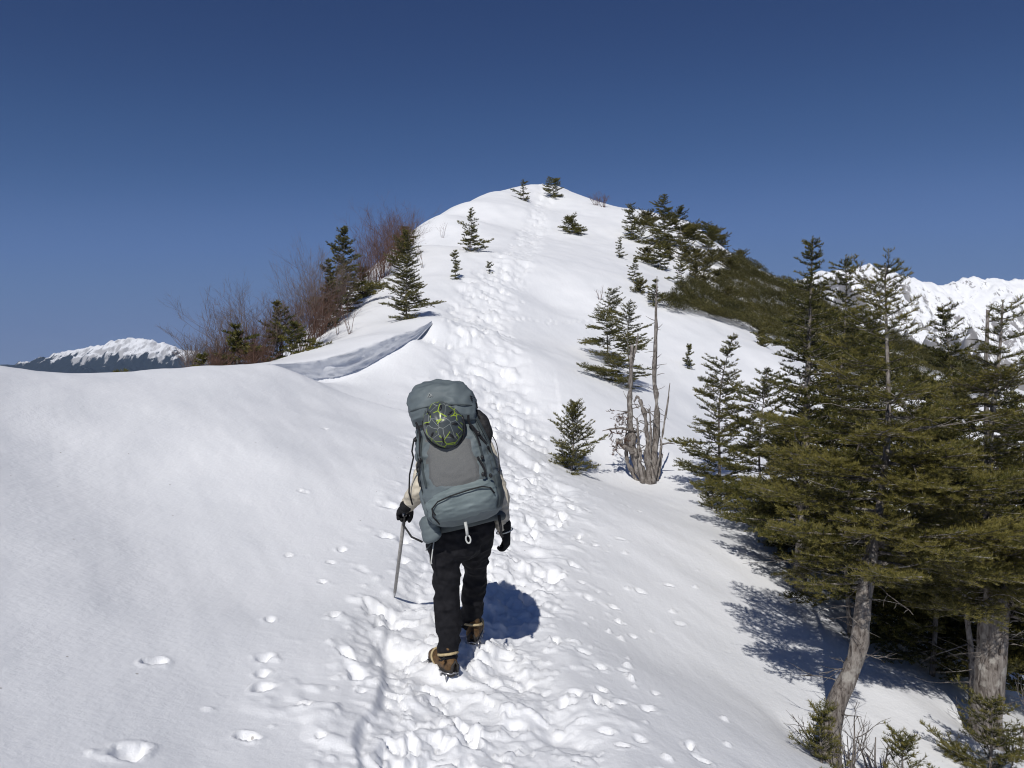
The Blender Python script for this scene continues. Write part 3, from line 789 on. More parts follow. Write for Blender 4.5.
fir(b3, top_h(b3, 236), 0.80, 103, 1, 'tallest dark fir of the stand with a long bare leader', group=G_STAND, ragged=0.4, start=0.15, whorl=0.19, per=(5, 7), shape=0.62, path=[b3, U(805,450,8.6), U(809,340,8.65), U(813,236,8.7)],
    pitch=(-0.10, 0.25), gaps=0.08, tone=-0.06, trunk_r=0.075, low_long=1.0, dead=10)
b4 = stand(836, 9.6)
fir(b4, top_h(b4, 254), 0.95, 104, 1, 'dark fir with a forked tip just behind the tallest fir', group=G_STAND, start=0.10, whorl=0.19, per=(5, 7), shape=0.55, pitch=(-0.10, 0.25), gaps=0.08, tone=-0.08, low_long=1.0, dead=6)
b5 = stand(952, 9.4)
fir(b5, top_h(b5, 302), 0.95, 105, 1, 'fir with a neat pointed crown seen against the white mountain', group=G_STAND, start=0.12, whorl=0.21, per=(4, 6), shape=0.62, gaps=0.10, tone=-0.05, low_long=1.0, dead=8)
b6 = stand(1040, 7.4)
fir(b6, top_h(b6, 330), 1.05, 106, 1, 'fir at the edge of the stand cut off by the picture', group=G_STAND, start=0.14, whorl=0.20, per=(5, 7), shape=0.6, gaps=0.15, low_long=1.0, dead=8)
b7 = stand(912, 8.2)
fir(b7, top_h(b7, 372), 1.05, 107, 1, 'blunt topped fir between the leaning fir and the pointed fir', group=G_STAND, start=0.10, whorl=0.18, per=(5, 7), shape=0.5, gaps=0.08, tone=0.0, low_long=1.0, dead=8)
b8 = spot(716, 492)
fir(b8, top_h(b8, 333), 0.80, 108, 1, 'open crowned fir on the snow at the uphill end of the stand', group=G_STAND, start=0.13, whorl=0.19, per=(5, 6), shape=0.68, pitch=(-0.02, 0.42), gaps=0.10, ragged=0.5, tone=-0.03, low_long=1.0)
b9 = stand(762, 11.0)
fir(b9, top_h(b9, 368), 0.9, 109, 1, 'bushy dark fir squeezed in between the open crowned and tallest firs', group=G_STAND, start=0.16, whorl=0.19, per=(5, 7), shape=0.58, gaps=0.10, ragged=0.5, tone=-0.06, low_long=1.0)
b10 = stand(866, 11.5)
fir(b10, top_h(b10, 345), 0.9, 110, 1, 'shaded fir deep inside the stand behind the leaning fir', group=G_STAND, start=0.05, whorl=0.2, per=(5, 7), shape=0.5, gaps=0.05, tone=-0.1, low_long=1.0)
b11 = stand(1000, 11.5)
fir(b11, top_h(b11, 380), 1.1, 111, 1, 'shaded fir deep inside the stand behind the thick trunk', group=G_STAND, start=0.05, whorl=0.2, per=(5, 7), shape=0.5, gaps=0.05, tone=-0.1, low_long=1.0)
for (px, Y, tp_, R, sd, lod, lb) in [(936, 7.2, 425, 0.85, 112, 0, 'bushy low fir filling the gap between the leaning and the thick trunk'), 
                              (1070, 6.8, 400, 0.85, 114, 1, 'spreading fir right of the thick trunk at the picture edge'), (846, 7.6, 410, 0.75, 115, 1, 'low dark fir directly behind the leaning trunk'),
                              (968, 8.6, 392, 1.0, 117, 1, 'mid height fir between the thick trunk and the pointed fir')]:
    b = stand(px, Y)
    fir(b, top_h(b, tp_), R, sd, lod, lb, group=G_STAND, start=0.18, whorl=0.23, per=(5, 6), shape=0.55, gaps=0.26, tone=-0.03, low_long=1.0, dead=8)
# saplings at the foot of the stand
for (px, Y, hp, wp, sd, lb) in [(822, 4.75, 62, 62, 121, 'small fir sapling at the foot of the leaning trunk'),
                                (905, 4.55, 78, 70, 122, 'bushy fir sapling poking into the bottom of the picture'),
                                (992, 5.2, 92, 110, 123, 'bushy fir sapling in front of the thick trunk'),
                                (712, 11.6, 40, 44, 124, 'low fir sapling in the shade at the upper edge of the stand')]:
    b = stand(px, Y, 0.10); s = Y/FPX
    fir(b, hp*s, wp*s*0.55, sd, 0 if Y < 8 else 1, lb, name='fir_sapling', cat='sapling', group='saplings at the foot of the stand', start=0.12, whorl=0.085, per=(4, 5), shape=0.55, pitch=(0.15, 0.7), trunk_r=0.012, tone=0.05)
# --- single firs on the near slope
fir_px(571, 467, 66, 62, 201, 1, 'knee high fir standing alone beside the track', 'lone saplings on the near slope', name='fir_sapling', cat='sapling', start=0.06, whorl=0.11, per=(5, 6), shape=0.55, pitch=(0.15, 0.9), trunk_r=0.014, low_long=1.0, gaps=0.08, ragged=0.5)
fir_px(606, 364, 74, 62, 202, 1, 'slim fir leaning left behind the dead trunk', None, start=0.06, whorl=0.18, per=(4, 6), shape=0.55, gaps=0.2, ragged=1.5)
fir_px(630, 388, 84, 62, 203, 1, 'fuller fir directly behind the dead trunk', None, start=0.06, whorl=0.18, per=(5, 6), shape=0.5, gaps=0.15, ragged=1.4)
fir_px(688, 368, 22, 22, 204, 2, 'tiny fir seedling on the snow right of the dead trunk', None, name='fir_sapling', cat='sapling', start=0.1, whorl=0.12, per=(3, 4), pitch=(0.1, 0.6))
# --- the hill
fir_px(408, 318, 88, 58, 211, 1, 'stout pyramid fir on the snow above the wind lip', G_HILL, start=0.03, whorl=0.15, per=(6, 8), shape=0.62, pitch=(0.0, 0.5), ragged=0.7, gaps=0.05)
for (px, py, hp, wp, sd, lb, kw) in [
    (471, 251, 42, 30, 212, 'dense fir left of the track halfway up the hill', {}),
    (455, 279, 28, 20, 213, 'thin fir seedling left of the track below the dense fir', dict(gaps=0.2)),
    (523, 201, 22, 17, 214, 'small fir left of the track just under the summit', {}),
    (553, 198, 20, 22, 215, 'rounded fir on the very summit right of the track', dict(shape=0.4)),
    (620, 259, 21, 13, 217, 'thin upright seedling above the leaning seedlings right of the track', dict(gaps=0.25)),
    (634, 283, 24, 17, 218, 'straggling seedling on the snow left of the dwarf pine', dict(gaps=0.25)),
    (660, 270, 34, 30, 219, 'broad low fir in the middle of the right shoulder', dict(shape=0.5)),
    (681, 287, 26, 26, 220, 'flat topped fir just above the dwarf pine', dict(shape=0.5)),
    (655, 306, 26, 22, 221, 'scrubby fir at the left tip of the dwarf pine', dict(shape=0.5)),
    (489, 272, 10, 12, 222, 'tiny sprig beside the track where it steepens', {})]:
    fir_px(px, py, hp, wp, sd, 2, lb, G_HILL, **dict(dict(start=0.05, whorl=0.19, per=(4, 6), shape=0.6, ragged=1.4, gaps=0.25), **kw))
# a bent one lying along the slope
bb = spot(574, 235); sc_ = bb[1]/FPX
fir(bb, 24*sc_, 13*sc_, 216, 2, 'stunted fir bent sideways on the slope below the summit', group=G_HILL, start=0.05, whorl=0.14, per=(5, 6), shape=0.45,
    path=[bb, bb+np.array([-2*sc_, 0, 9*sc_]), bb+np.array([-7*sc_, 0, 17*sc_])], low_long=1.0)
for (px, py, hp, wp, sd, lb) in [(632, 240, 36, 24, 231, 'slanting fir on the shoulder left of the tall skyline firs'), (663, 247, 52, 30, 232, 'taller of the paired firs on the skyline'),
                                 (680, 248, 40, 36, 233, 'wider of the paired firs on the skyline'), (708, 250, 28, 30, 234, 'low fir where the skyline begins to drop'), (641, 244, 18, 18, 235, 'squat fir at the foot of the slanting fir')]:
    fir_px(px, py, hp, wp, sd, 2, lb, G_SKY, start=0.03, whorl=0.2, per=(5, 7), shape=0.45, low_long=1.0, ragged=1.4, gaps=0.25)
for (px, Y, tp, wp, sd, lb) in [(347, 24, 226, 44, 241, 'tallest of the firs on the brink beside red bare shrubs'), (331, 22, 262, 34, 242, 'fir leaning on the left flank of the tallest brink fir'),
                                (362, 26, 268, 34, 246, 'low fir on the right flank of the tallest brink fir'),
                                (278, 17.4, 304, 36, 243, 'pointed fir low on the brink at the end of the dune'), (294, 16.6, 322, 42, 244, 'lighter green fir where the dune meets the hillside'),
                                (236, 15.2, 326, 42, 245, 'flat topped fir behind the middle of the dune'), (203, 14.4, 354, 26, 247, 'low fir barely showing over the dune'), (120, 12.5, 369, 16, 248, 'tip of a fir poking over the snow crest below the far mountain'),
                                (404, 33, 226, 26, 249, 'small fir at the top of the brink above the pyramid fir')]:
    b = stand(px, Y)
    H = max(0.3, top_h(b, tp))
    fir(b, H, wp*Y/FPX*0.55, sd, 2, lb, group=G_LEFT, start=0.03, whorl=0.16, per=(5, 7), shape=0.5, low_long=1.0, ragged=1.3, gaps=0.2)

# --- bare deciduous shrubs
def bare_shrub(base, H, spread, seed, label, stems=7, mat='twig', group='bare shrubs on the brink left of the hill', depth=3, thick=0.012, kids=4, name='bare_shrub'):
    rng = np.random.default_rng(seed)
    root = empty(name, base, label, 'shrub', group)
    tp = Parts(); tw = tp; few = stems <= 8
    def grow(P0, d, L_, r, lev):
        P = wander(P0, d, L_, 5, rng, 0.10, 0.03)
        tp.tube(P, np.linspace(r, r*0.45, 5), 4 if lev == 0 else 3)
        if lev >= depth: return
        for k in range(kids+(1 if lev else 0)):
            j = rng.uniform(0.3, 1.0); p = np.array([np.interp(j*4, range(5), P[:, i]) for i in range(3)])
            dd = (P[-1]-P[0])/L_+rng.normal(0, 0.45, 3); dd[2] = abs(dd[2])*0.8+0.2
            grow(p, dd, L_*rng.uniform(0.35, 0.6), r*0.5, lev+1)
    for s in range(stems):
        a = rng.uniform(0, 6.28); q = rng.uniform(0.1, 1)
        d = np.array([math.cos(a)*spread*q/H, math.sin(a)*spread*q/H, 1.0])
        grow(np.array([math.cos(a)*spread*0.25*q, math.sin(a)*spread*0.25*q, -0.05]), d, H*rng.uniform(0.6, 0.95), thick*rng.uniform(.7, 1.1), 0)
        if few: tp.build('stem', M[mat], root); tp = Parts()
    if not few: tp.build('stems', M[mat], root)
    return root
for (px, Y, tp_, sp_, sd, st, mt, lb) in [
    (392, 31, 214, 22, 301, 16, 'twig', 'reddish bare shrub topping the brink left of the small fir'),
    (376, 29, 228, 24, 302, 14, 'twig', 'reddish bare shrub right of the tallest brink fir'),
    (412, 36, 216, 14, 310, 8, 'twig', 'wispy bare shrub highest on the brink'),
    (318, 21.5, 262, 26, 303, 12, 'twig_pale', 'grey bare shrub left of the tallest brink fir'),
    (300, 19.5, 282, 26, 304, 12, 'twig_pale', 'grey bare shrub above the lighter green fir'),
    (262, 17.2, 306, 30, 305, 14, 'twig_pale', 'grey bare shrub left of the pointed fir'),
    (236, 16.2, 312, 30, 306, 12, 'twig_pale', 'tall wispy bare shrub behind the flat topped fir'),
    (208, 15.2, 332, 24, 307, 10, 'twig_pale', 'bare shrub lowest on the brink beside the far mountain'),
    (258, 15.0, 346, 24, 308, 16, 'twig', 'low dense pinkish bare shrub at the edge of the dune'),
    (218, 14.3, 352, 22, 309, 12, 'twig', 'low brown bare shrub at the dune edge below the grey shrubs'),
    (400, 32, 222, 16, 351, 16, 'twig', 'dense red brown shrub filling the top of the brink'),
    (384, 29.5, 240, 18, 352, 18, 'twig', 'dense red brown shrub below the topmost red shrubs'),
    (364, 26, 254, 16, 353, 18, 'twig', 'red brown shrub behind the low fir on the brink'),
    (322, 21.5, 286, 18, 354, 16, 'twig', 'brown shrub at the foot of the leaning brink fir'),
    (308, 19.5, 304, 18, 355, 18, 'twig', 'brown shrub between the lighter green fir and the leaning brink fir'),
    (282, 17.8, 310, 16, 356, 14, 'twig', 'brown shrub behind the pointed fir'),
    (254, 16.4, 332, 18, 357, 18, 'twig', 'thick brown shrub between the pointed and flat topped firs'),
    (226, 15.6, 340, 16, 358, 16, 'twig', 'thick brown shrub left of the flat topped fir'),
    (196, 14.8, 348, 14, 359, 12, 'twig_pale', 'wispy shrub at the lower end of the brink'),
    (338, 23, 272, 14, 360, 14, 'twig_pale', 'grey shrub in front of the tallest brink fir')]:
    b = stand(px, Y); H = max(0.35, top_h(b, tp_))
    bare_shrub(b, H, sp_*Y/FPX, sd, lb, int(st*1.7), mt, thick=.009)
for (px, py, hp, sd, st, lb) in [(352, 333, 34, 321, 4, 'few bare twigs sticking out of the snow above the wind lip'), (338, 334, 26, 324, 3, 'pair of thin bare twigs left of the taller twigs'),
                                 (442, 238, 18, 322, 3, 'thin bare twigs on the slope left of the dense fir'), (424, 268, 26, 325, 3, 'thin bare twigs behind the pyramid fir'),
                                 (600, 300, 14, 326, 4, 'tuft of bare twigs above the slim leaning fir')]:
    b = spot(px, py); s = b[1]/FPX
    bare_shrub(b, hp*s, hp*s*0.4, sd, lb, st, 'twig', 'bare twigs poking through the snow', 2, 0.009, 2)
for (px, py, hp, sd, lb) in [(604, 205, 12, 331, 'low brown shrub on the skyline right of the summit'), (596, 203, 10, 332, 'lowest brown shrub on the skyline nearest the summit')]:
    b = spot(px, py+2); s = b[1]/FPX
    bare_shrub(b, hp*s, hp*s*0.7, sd, lb, 10, 'twig', 'brown shrubs on the skyline by the summit')
# twiggy dead undergrowth round the leaning trunk
for (px, Y, hp, sd, lb) in [(850, 4.95, 62, 341, 'tangle of dead twigs right of the leaning trunk'), (1012, 5.7, 70, 342, 'tangle of dead twigs right of the thick trunk'), (880, 5.0, 50, 343, 'dead twigs between the leaning trunk and the sapling')]:
    b = stand(px, Y); s = Y/FPX
    bare_shrub(b, hp*s, hp*s*1.3, sd, lb, 6, 'dead', 'dead twigs under the stand', 2, 0.008, 3)

# --- the broken dead tree
def dead_tree():
    b = spot(648, 481); Y = b[1]
    root = empty('dead_tree', b, 'weathered grey dead tree split into several broken stems', 'dead tree')
    def P(*q): return np.array([U(px, py, Y+dy)-b for (px, py, dy) in q])
    t = Parts()
    t.tube(*gnarl(P((646,486,0),(640,470,0),(634,448,.02),(630,425,.02),(630,400,.0),(631,370,-.02),(632,345,-.02)), [0.106, 0.09, 0.069, 0.053, 0.045, 0.037, 0.026], 26, .28, 1), 11, 1, .22)
    t.tube(*gnarl(P((632,365,0),(635,352,0),(637,342,0),(638,333,0)), [0.024, 0.022, 0.016, 0.006], 26, .28, 2), 9, 2, .22)
    t.build('main_stem', M['dead'], root)
    t = Parts()
    t.tube(*gnarl(P((648,486,0),(651,465,.05),(654,440,.05),(655,410,.05),(653,380,.05),(655,350,.05),(656,320,.05),(656.5,298,.05),(657,276,.05)), [0.09, 0.069, 0.047, 0.04, 0.034, 0.029, 0.022, 0.014, 0.006], 26, .28, 3), 9, 3, .22)
    t.build('tall_stem', M['dead'], root)
    t = Parts()
    t.tube(*gnarl(P((655,478,0),(660,455,0),(663,430,0),(667,405,0),(670,383,0)), [0.037, 0.018, 0.016, 0.014, 0.006], 26, .28, 4), 9, 4, .22)
    t.build('thin_stem', M['dead'], root)
    t = Parts()
    t.tube(*gnarl(P((650,484,-.05),(648,462,-.06),(647,440,-.05),(645,415,-.04),(641,400,-.02),(637,396,.0),(634,402,.02)), [0.069, 0.063, 0.042, 0.037, 0.032, 0.024, 0.01], 26, .28, 5), 9, 5, .22)
    t.build('bent_stem', M['dead'], root)
    for k_, (q, r_) in enumerate([([(643,484,-.1),(640,460,-.12),(639,438,-.1),(637,418,-.1)], [.07,.05,.045,.02]), ([(653,482,-.08),(650,455,-.1),(651,430,-.1),(649,408,-.08)], [.07,.045,.04,.012]),
                                 ([(638,482,.05),(628,462,.05),(625,440,.05),(627,425,.05)], [.06,.045,.035,.012]), ([(657,480,.1),(662,458,.1),(660,436,.1)], [.05,.035,.012])]):
        t = Parts(); t.tube(*gnarl(P(*q), [v*.62 for v in r_], 22, .35, 20+k_), 8, 20+k_, .22); t.build('broken_stem', M['dead'], root)
    t = Parts()
    rng = np.random.default_rng(77)
    t.tube(*gnarl(P((636,455,-.05),(625,446,-.12),(618,440,-.15),(616,448,-.15)), [.05,.045,.035,.015], 26, .28, 6), 9, 6, .22)
    t.tube(P((636,432,0),(622,428,-.1),(610,429,-.2),(602,431,-.25)), [.03,.022,.014,.005], 5)
    t.tube(P((660,445,0),(668,443,0),(675,444,.05)), [.02,.014,.006], 5)
    t.build('branches', M['dead'], root)
    for k in range(46):
        z = rng.uniform(0, 1); p0 = U(rng.choice([632, 639, 645, 650])+rng.normal(0, 1.0), rng.uniform(405, 460), Y-.03)-b
        t = Parts(); t.tube(wander(p0, rng.normal(0, 1, 3)*[1, .6, .7], rng.uniform(.15, .5), 6, rng, .3), np.linspace(.010, .002, 6), 4); t.build('twig', M['dead'], root)
    for k in range(24):
        py = rng.uniform(300, 430); p0 = U(656+rng.uniform(-1, 1), py, Y+.05)-b
        t = Parts(); t.tube(wander(p0, [rng.choice([-1, 1]), rng.normal(0, .5), rng.uniform(-.2, .5)], rng.uniform(.06, .25), 4, rng, .2), np.linspace(.008, .002, 4), 4); t.build('twig', M['dead'], root)
    # a few live rusty sprays still hanging on it
    SEG = []; TIN = []
    for k in range(26):
        p0 = U(rng.uniform(612, 628), rng.uniform(402, 455), Y+rng.uniform(-.2, 0))-b
        for q in range(4):
            SEG.append(np.stack([p0, p0+rng.normal(0, .05, 3)])[None]); TIN.append(np.array([0.5]))
    V, tt = needles(np.vstack(SEG), np.concatenate(TIN), 1, rng)
    mesh_np('foliage', V, np.arange(len(V)).reshape(-1, 3), M['dry'], root, False, tt)
    return root
M['dry'] = needle_mat('withered_needles', (0.05, 0.03, 0.022), (0.11, 0.06, 0.04), (0.17, 0.10, 0.06))
dead_tree()
# thin dead poles in the stand
def pole(px, y0, px2, y1, Y, r, seed, label):
    b = U(px, y0, Y); b[2] = gz(b[0], b[1])-0.05
    root = empty('dead_pole', b, label, 'dead tree', 'thin dead poles in the stand')
    rng = np.random.default_rng(seed); e = U(px2, y1, Y)-b
    k = np.linspace(0, 1, 10); Pp = np.outer(k, e)+np.stack([0.02*np.sin(k*7+seed), 0*k, 0*k], 1)
    t = Parts(); t.tube(Pp, np.linspace(r, r*0.45, 10), 7, seed, .1)
    for q in range(22):
        j = rng.uniform(0.25, 1); a = rng.uniform(0, 6.28)
        t.tube(wander(e*j, [math.cos(a), math.sin(a), rng.uniform(-.2, .5)], rng.uniform(.12, .55), 6, rng, .16), np.linspace(.008, .002, 6), 4)
    t.build('trunk', M['dead'], root)
pole(984, 600, 989, 310, 7.0, .035, 5, 'thin dead pole rising above the stand near the white mountain')
pole(972, 640, 964, 540, 6.6, .03, 6, 'short dead pole under the boughs left of the thick trunk')

# --- dwarf pine thicket on the right flank
def thicket():
    rng = np.random.default_rng(5)
    poly_px = [(643,296),(668,304),(690,292),(716,290),(722,272),(735,262),(752,268),(775,282),(800,292),(850,325),(920,348),(990,372),(1000,400),(920,400),(850,375),(800,352),(770,340),(735,328),(700,318),(672,316)]
    poly = np.array([hit(a, b, 14)[:2] for a, b in poly_px])
    lo, hi = poly.min(0), poly.max(0)
    n = 60000
    q = rng.uniform(lo, hi, (n, 2))
    inside = np.zeros(n, bool); j = len(poly)-1
    for i in range(len(poly)):
        xi, yi = poly[i]; xj, yj = poly[j]
        c = ((yi > q[:, 1]) != (yj > q[:, 1])) & (q[:, 0] < (xj-xi)*(q[:, 1]-yi)/(yj-yi+1e-12)+xi)
        inside ^= c; j = i
    q = q[inside]
    # open patches of snow between the bushes
    g = fbm2(q[:, 0]/3.2, q[:, 1]/2.6, 3, 91)
    q = q[(g > -1.05)]
    hgt = 0.45+0.40*vnoise2(q[:, 0]/0.9, q[:, 1]/0.9, 95)+0.28*vnoise2(q[:, 0]/2.6, q[:, 1]/2.6, 97)
    z = h(q[:, 0], q[:, 1])
    base = np.stack([q[:, 0], q[:, 1], z-0.05+np.maximum(0.05, hgt)*rng.uniform(0.55, 1.0, len(q))], 1)
    m = len(base); k = 16
    idx = np.repeat(np.arange(m), k)
    d = rng.normal(0, 1, (m*k, 3)); d[:, 2] = np.abs(d[:, 2])*0.9+0.35; d /= np.linalg.norm(d, axis=1)[:, None]
    p = base[idx]+rng.normal(0, 0.07, (m*k, 3))*[1, 1, 0.7]
    sd = np.cross(d, rng.normal(0, 1, (m*k, 3))); sd /= np.linalg.norm(sd, axis=1)[:, None]
    L_ = rng.uniform(0.06, 0.13, m*k)[:, None]; w_ = 0.011
    V = np.stack([p-sd*w_, p+sd*w_, p+d*L_], 1).reshape(-1, 3)
    tt = np.clip(0.42+0.25*vnoise2(base[:, 0]/1.1, base[:, 1]/1.1, 99)[idx]+rng.normal(0, 0.16, m*k), 0, 1)
    o = mesh_np('dwarf_pine_thicket', V, np.arange(len(V)).reshape(-1, 3), M['pine'], None, False, np.repeat(tt, 3))
    return tag(o, 'olive brown dwarf pine thicket covering the right flank of the hill', 'thicket', kind='stuff')
thicket()
# scattered low scrub on the snow above it, each bush on its own
rng = np.random.default_rng(8)
SCR = [(648,226),(690,238),(697,264),(706,272),(712,262),(722,246),(716,282),(695,280),(704,288),(646,262),(668,258),(728,300),(740,252),(712,240),(686,262),(762,345),(640,292),(722,262),(730,274)]
for i, (px, py) in enumerate(SCR):
    b = spot(px, py); s = b[1]/FPX
    fir(b, rng.uniform(9, 15)*s, rng.uniform(9, 15)*s, 400+i, 3, 'knee high dark pine scrub on the snow above the thicket', name='pine_bush', cat='bush', group='low pine scrub between the skyline and the thicket',
        start=0.05, whorl=0.13, per=(6, 8), shape=0.35, pitch=(0.1, 0.6), mat='pine', low_long=1.0)
# ------------------------------------------------------------------ the hiker
M['skin'] = noise_mat('skin', (0.42, 0.25, 0.18), (0.52, 0.32, 0.23), 30, 0.5)
M['hair'] = noise_mat('black_hair', (0.012, 0.010, 0.009), (0.03, 0.025, 0.022), 90, 0.5)
M['trouser'] = noise_mat('black_trouser_cloth', (0.007, 0.007, 0.009), (0.015, 0.015, 0.018), 25, 0.85, 0.5, 260, bdist=0.002, spec=0.15)
M['jacket'] = noise_mat('cream_fleece', (0.50, 0.45, 0.36), (0.62, 0.57, 0.47), 30, 0.95, 0.5, 320, bdist=0.003, spec=0.1)
M['glove'] = noise_mat('black_glove_cloth', (0.007, 0.007, 0.008), (0.017, 0.017, 0.018), 40, 0.85, 0.4, 300, bdist=0.002, spec=0.2)
M['pack'] = noise_mat('blue_grey_pack_nylon', (0.100, 0.124, 0.134), (0.126, 0.153, 0.163), 9, 0.62, 0.35, 420, bdist=0.0015, spec=0.35)
M['pack_light'] = noise_mat('pale_blue_grey_nylon', (0.135, 0.170, 0.176), (0.160, 0.198, 0.204), 9, 0.62, 0.35, 420, bdist=0.0015, spec=0.35)
M['pack_dark'] = noise_mat('slate_pack_nylon', (0.045, 0.056, 0.06), (0.065, 0.08, 0.084), 9, 0.7, 0.35, 420, bdist=0.0015)
M['mesh'] = noise_mat('grey_stretch_mesh', (0.112, 0.117, 0.118), (0.150, 0.151, 0.149), 260, 0.75, 0.6, 380, bdist=0.003)
M['webbing'] = noise_mat('black_webbing', (0.010, 0.010, 0.011), (0.024, 0.024, 0.026), 120, 0.7)
M['buckle'] = noise_mat('black_plastic', (0.012, 0.012, 0.013), (0.02, 0.02, 0.022), 40, 0.35)
M['cord'] = noise_mat('pale_cord', (0.42, 0.43, 0.42), (0.56, 0.56, 0.53), 60, 0.8)
M['steel'] = noise_mat('worn_steel', (0.30, 0.30, 0.31), (0.45, 0.45, 0.46), 40, 0.38, metallic=0.9)
M['shaft'] = noise_mat('grey_axe_shaft', (0.26, 0.25, 0.235), (0.36, 0.345, 0.325), 30, 0.45)
M['boot'] = noise_mat('tan_boot_leather', (0.060, 0.036, 0.018), (0.15, 0.085, 0.036), 30, 0.7, 0.4, 160, bdist=0.003)
M['boot_dark'] = noise_mat('dark_boot_trim', (0.02, 0.018, 0.016), (0.045, 0.04, 0.036), 30, 0.7)
M['strap_tan'] = noise_mat('pale_tan_strap', (0.40, 0.31, 0.17), (0.52, 0.42, 0.25), 60, 0.7)
M['emblem'] = noise_mat('pale_emblem_print', (0.42, 0.45, 0.45), (0.5, 0.52, 0.52), 60, 0.6)

def helmet_mat():
    m, nt, b = new_mat('helmet_shell')
    N = nt.nodes.new; L = nt.links.new
    tc = N('ShaderNodeTexCoord')
    def lines(scale, width, seed):
        mp = N('ShaderNodeMapping'); mp.inputs['Location'].default_value = (seed, seed*0.7, 0); mp.inputs['Scale'].default_value = (1, 0.8, 1.0)
        L(tc.outputs['Object'], mp.inputs['Vector'])
        v = N('ShaderNodeTexVoronoi'); v.feature = 'DISTANCE_TO_EDGE'; v.inputs['Scale'].default_value = scale; L(mp.outputs['Vector'], v.inputs['Vector'])
        l = N('ShaderNodeMath'); l.operation = 'LESS_THAN'; l.inputs[1].default_value = width; L(v.outputs['Distance'], l.inputs[0])
        return l.outputs[0]
    n = N('ShaderNodeTexNoise'); n.inputs['Scale'].default_value = 14; L(tc.outputs['Object'], n.inputs['Vector'])
    gt = N('ShaderNodeMath'); gt.operation = 'GREATER_THAN'; gt.inputs[1].default_value = 0.46; L(n.outputs['Fac'], gt.inputs[0])
    a = lines(15, 0.036, 6.7); g = N('ShaderNodeMath'); g.operation = 'MULTIPLY'; L(a, g.inputs[0]); L(gt.outputs[0], g.inputs[1])
    w_ = lines(14, 0.015, 8.1)  # thin pale lines stand for highlights, painted into the shell colour
    m1 = N('ShaderNodeMix'); m1.data_type = 'RGBA'; m1.inputs['A'].default_value = (0.055, 0.065, 0.068, 1); m1.inputs['B'].default_value = (0.24, 0.26, 0.25, 1); L(w_, m1.inputs['Factor'])
    m2 = N('ShaderNodeMix'); m2.data_type = 'RGBA'; L(m1.outputs['Result'], m2.inputs['A']); m2.inputs['B'].default_value = (0.28, 0.38, 0.03, 1); L(g.outputs[0], m2.inputs['Factor'])
    L(m2.outputs['Result'], b.inputs['Base Color']); b.inputs['Roughness'].default_value = 0.32
    return m
M['helmet'] = helmet_mat()

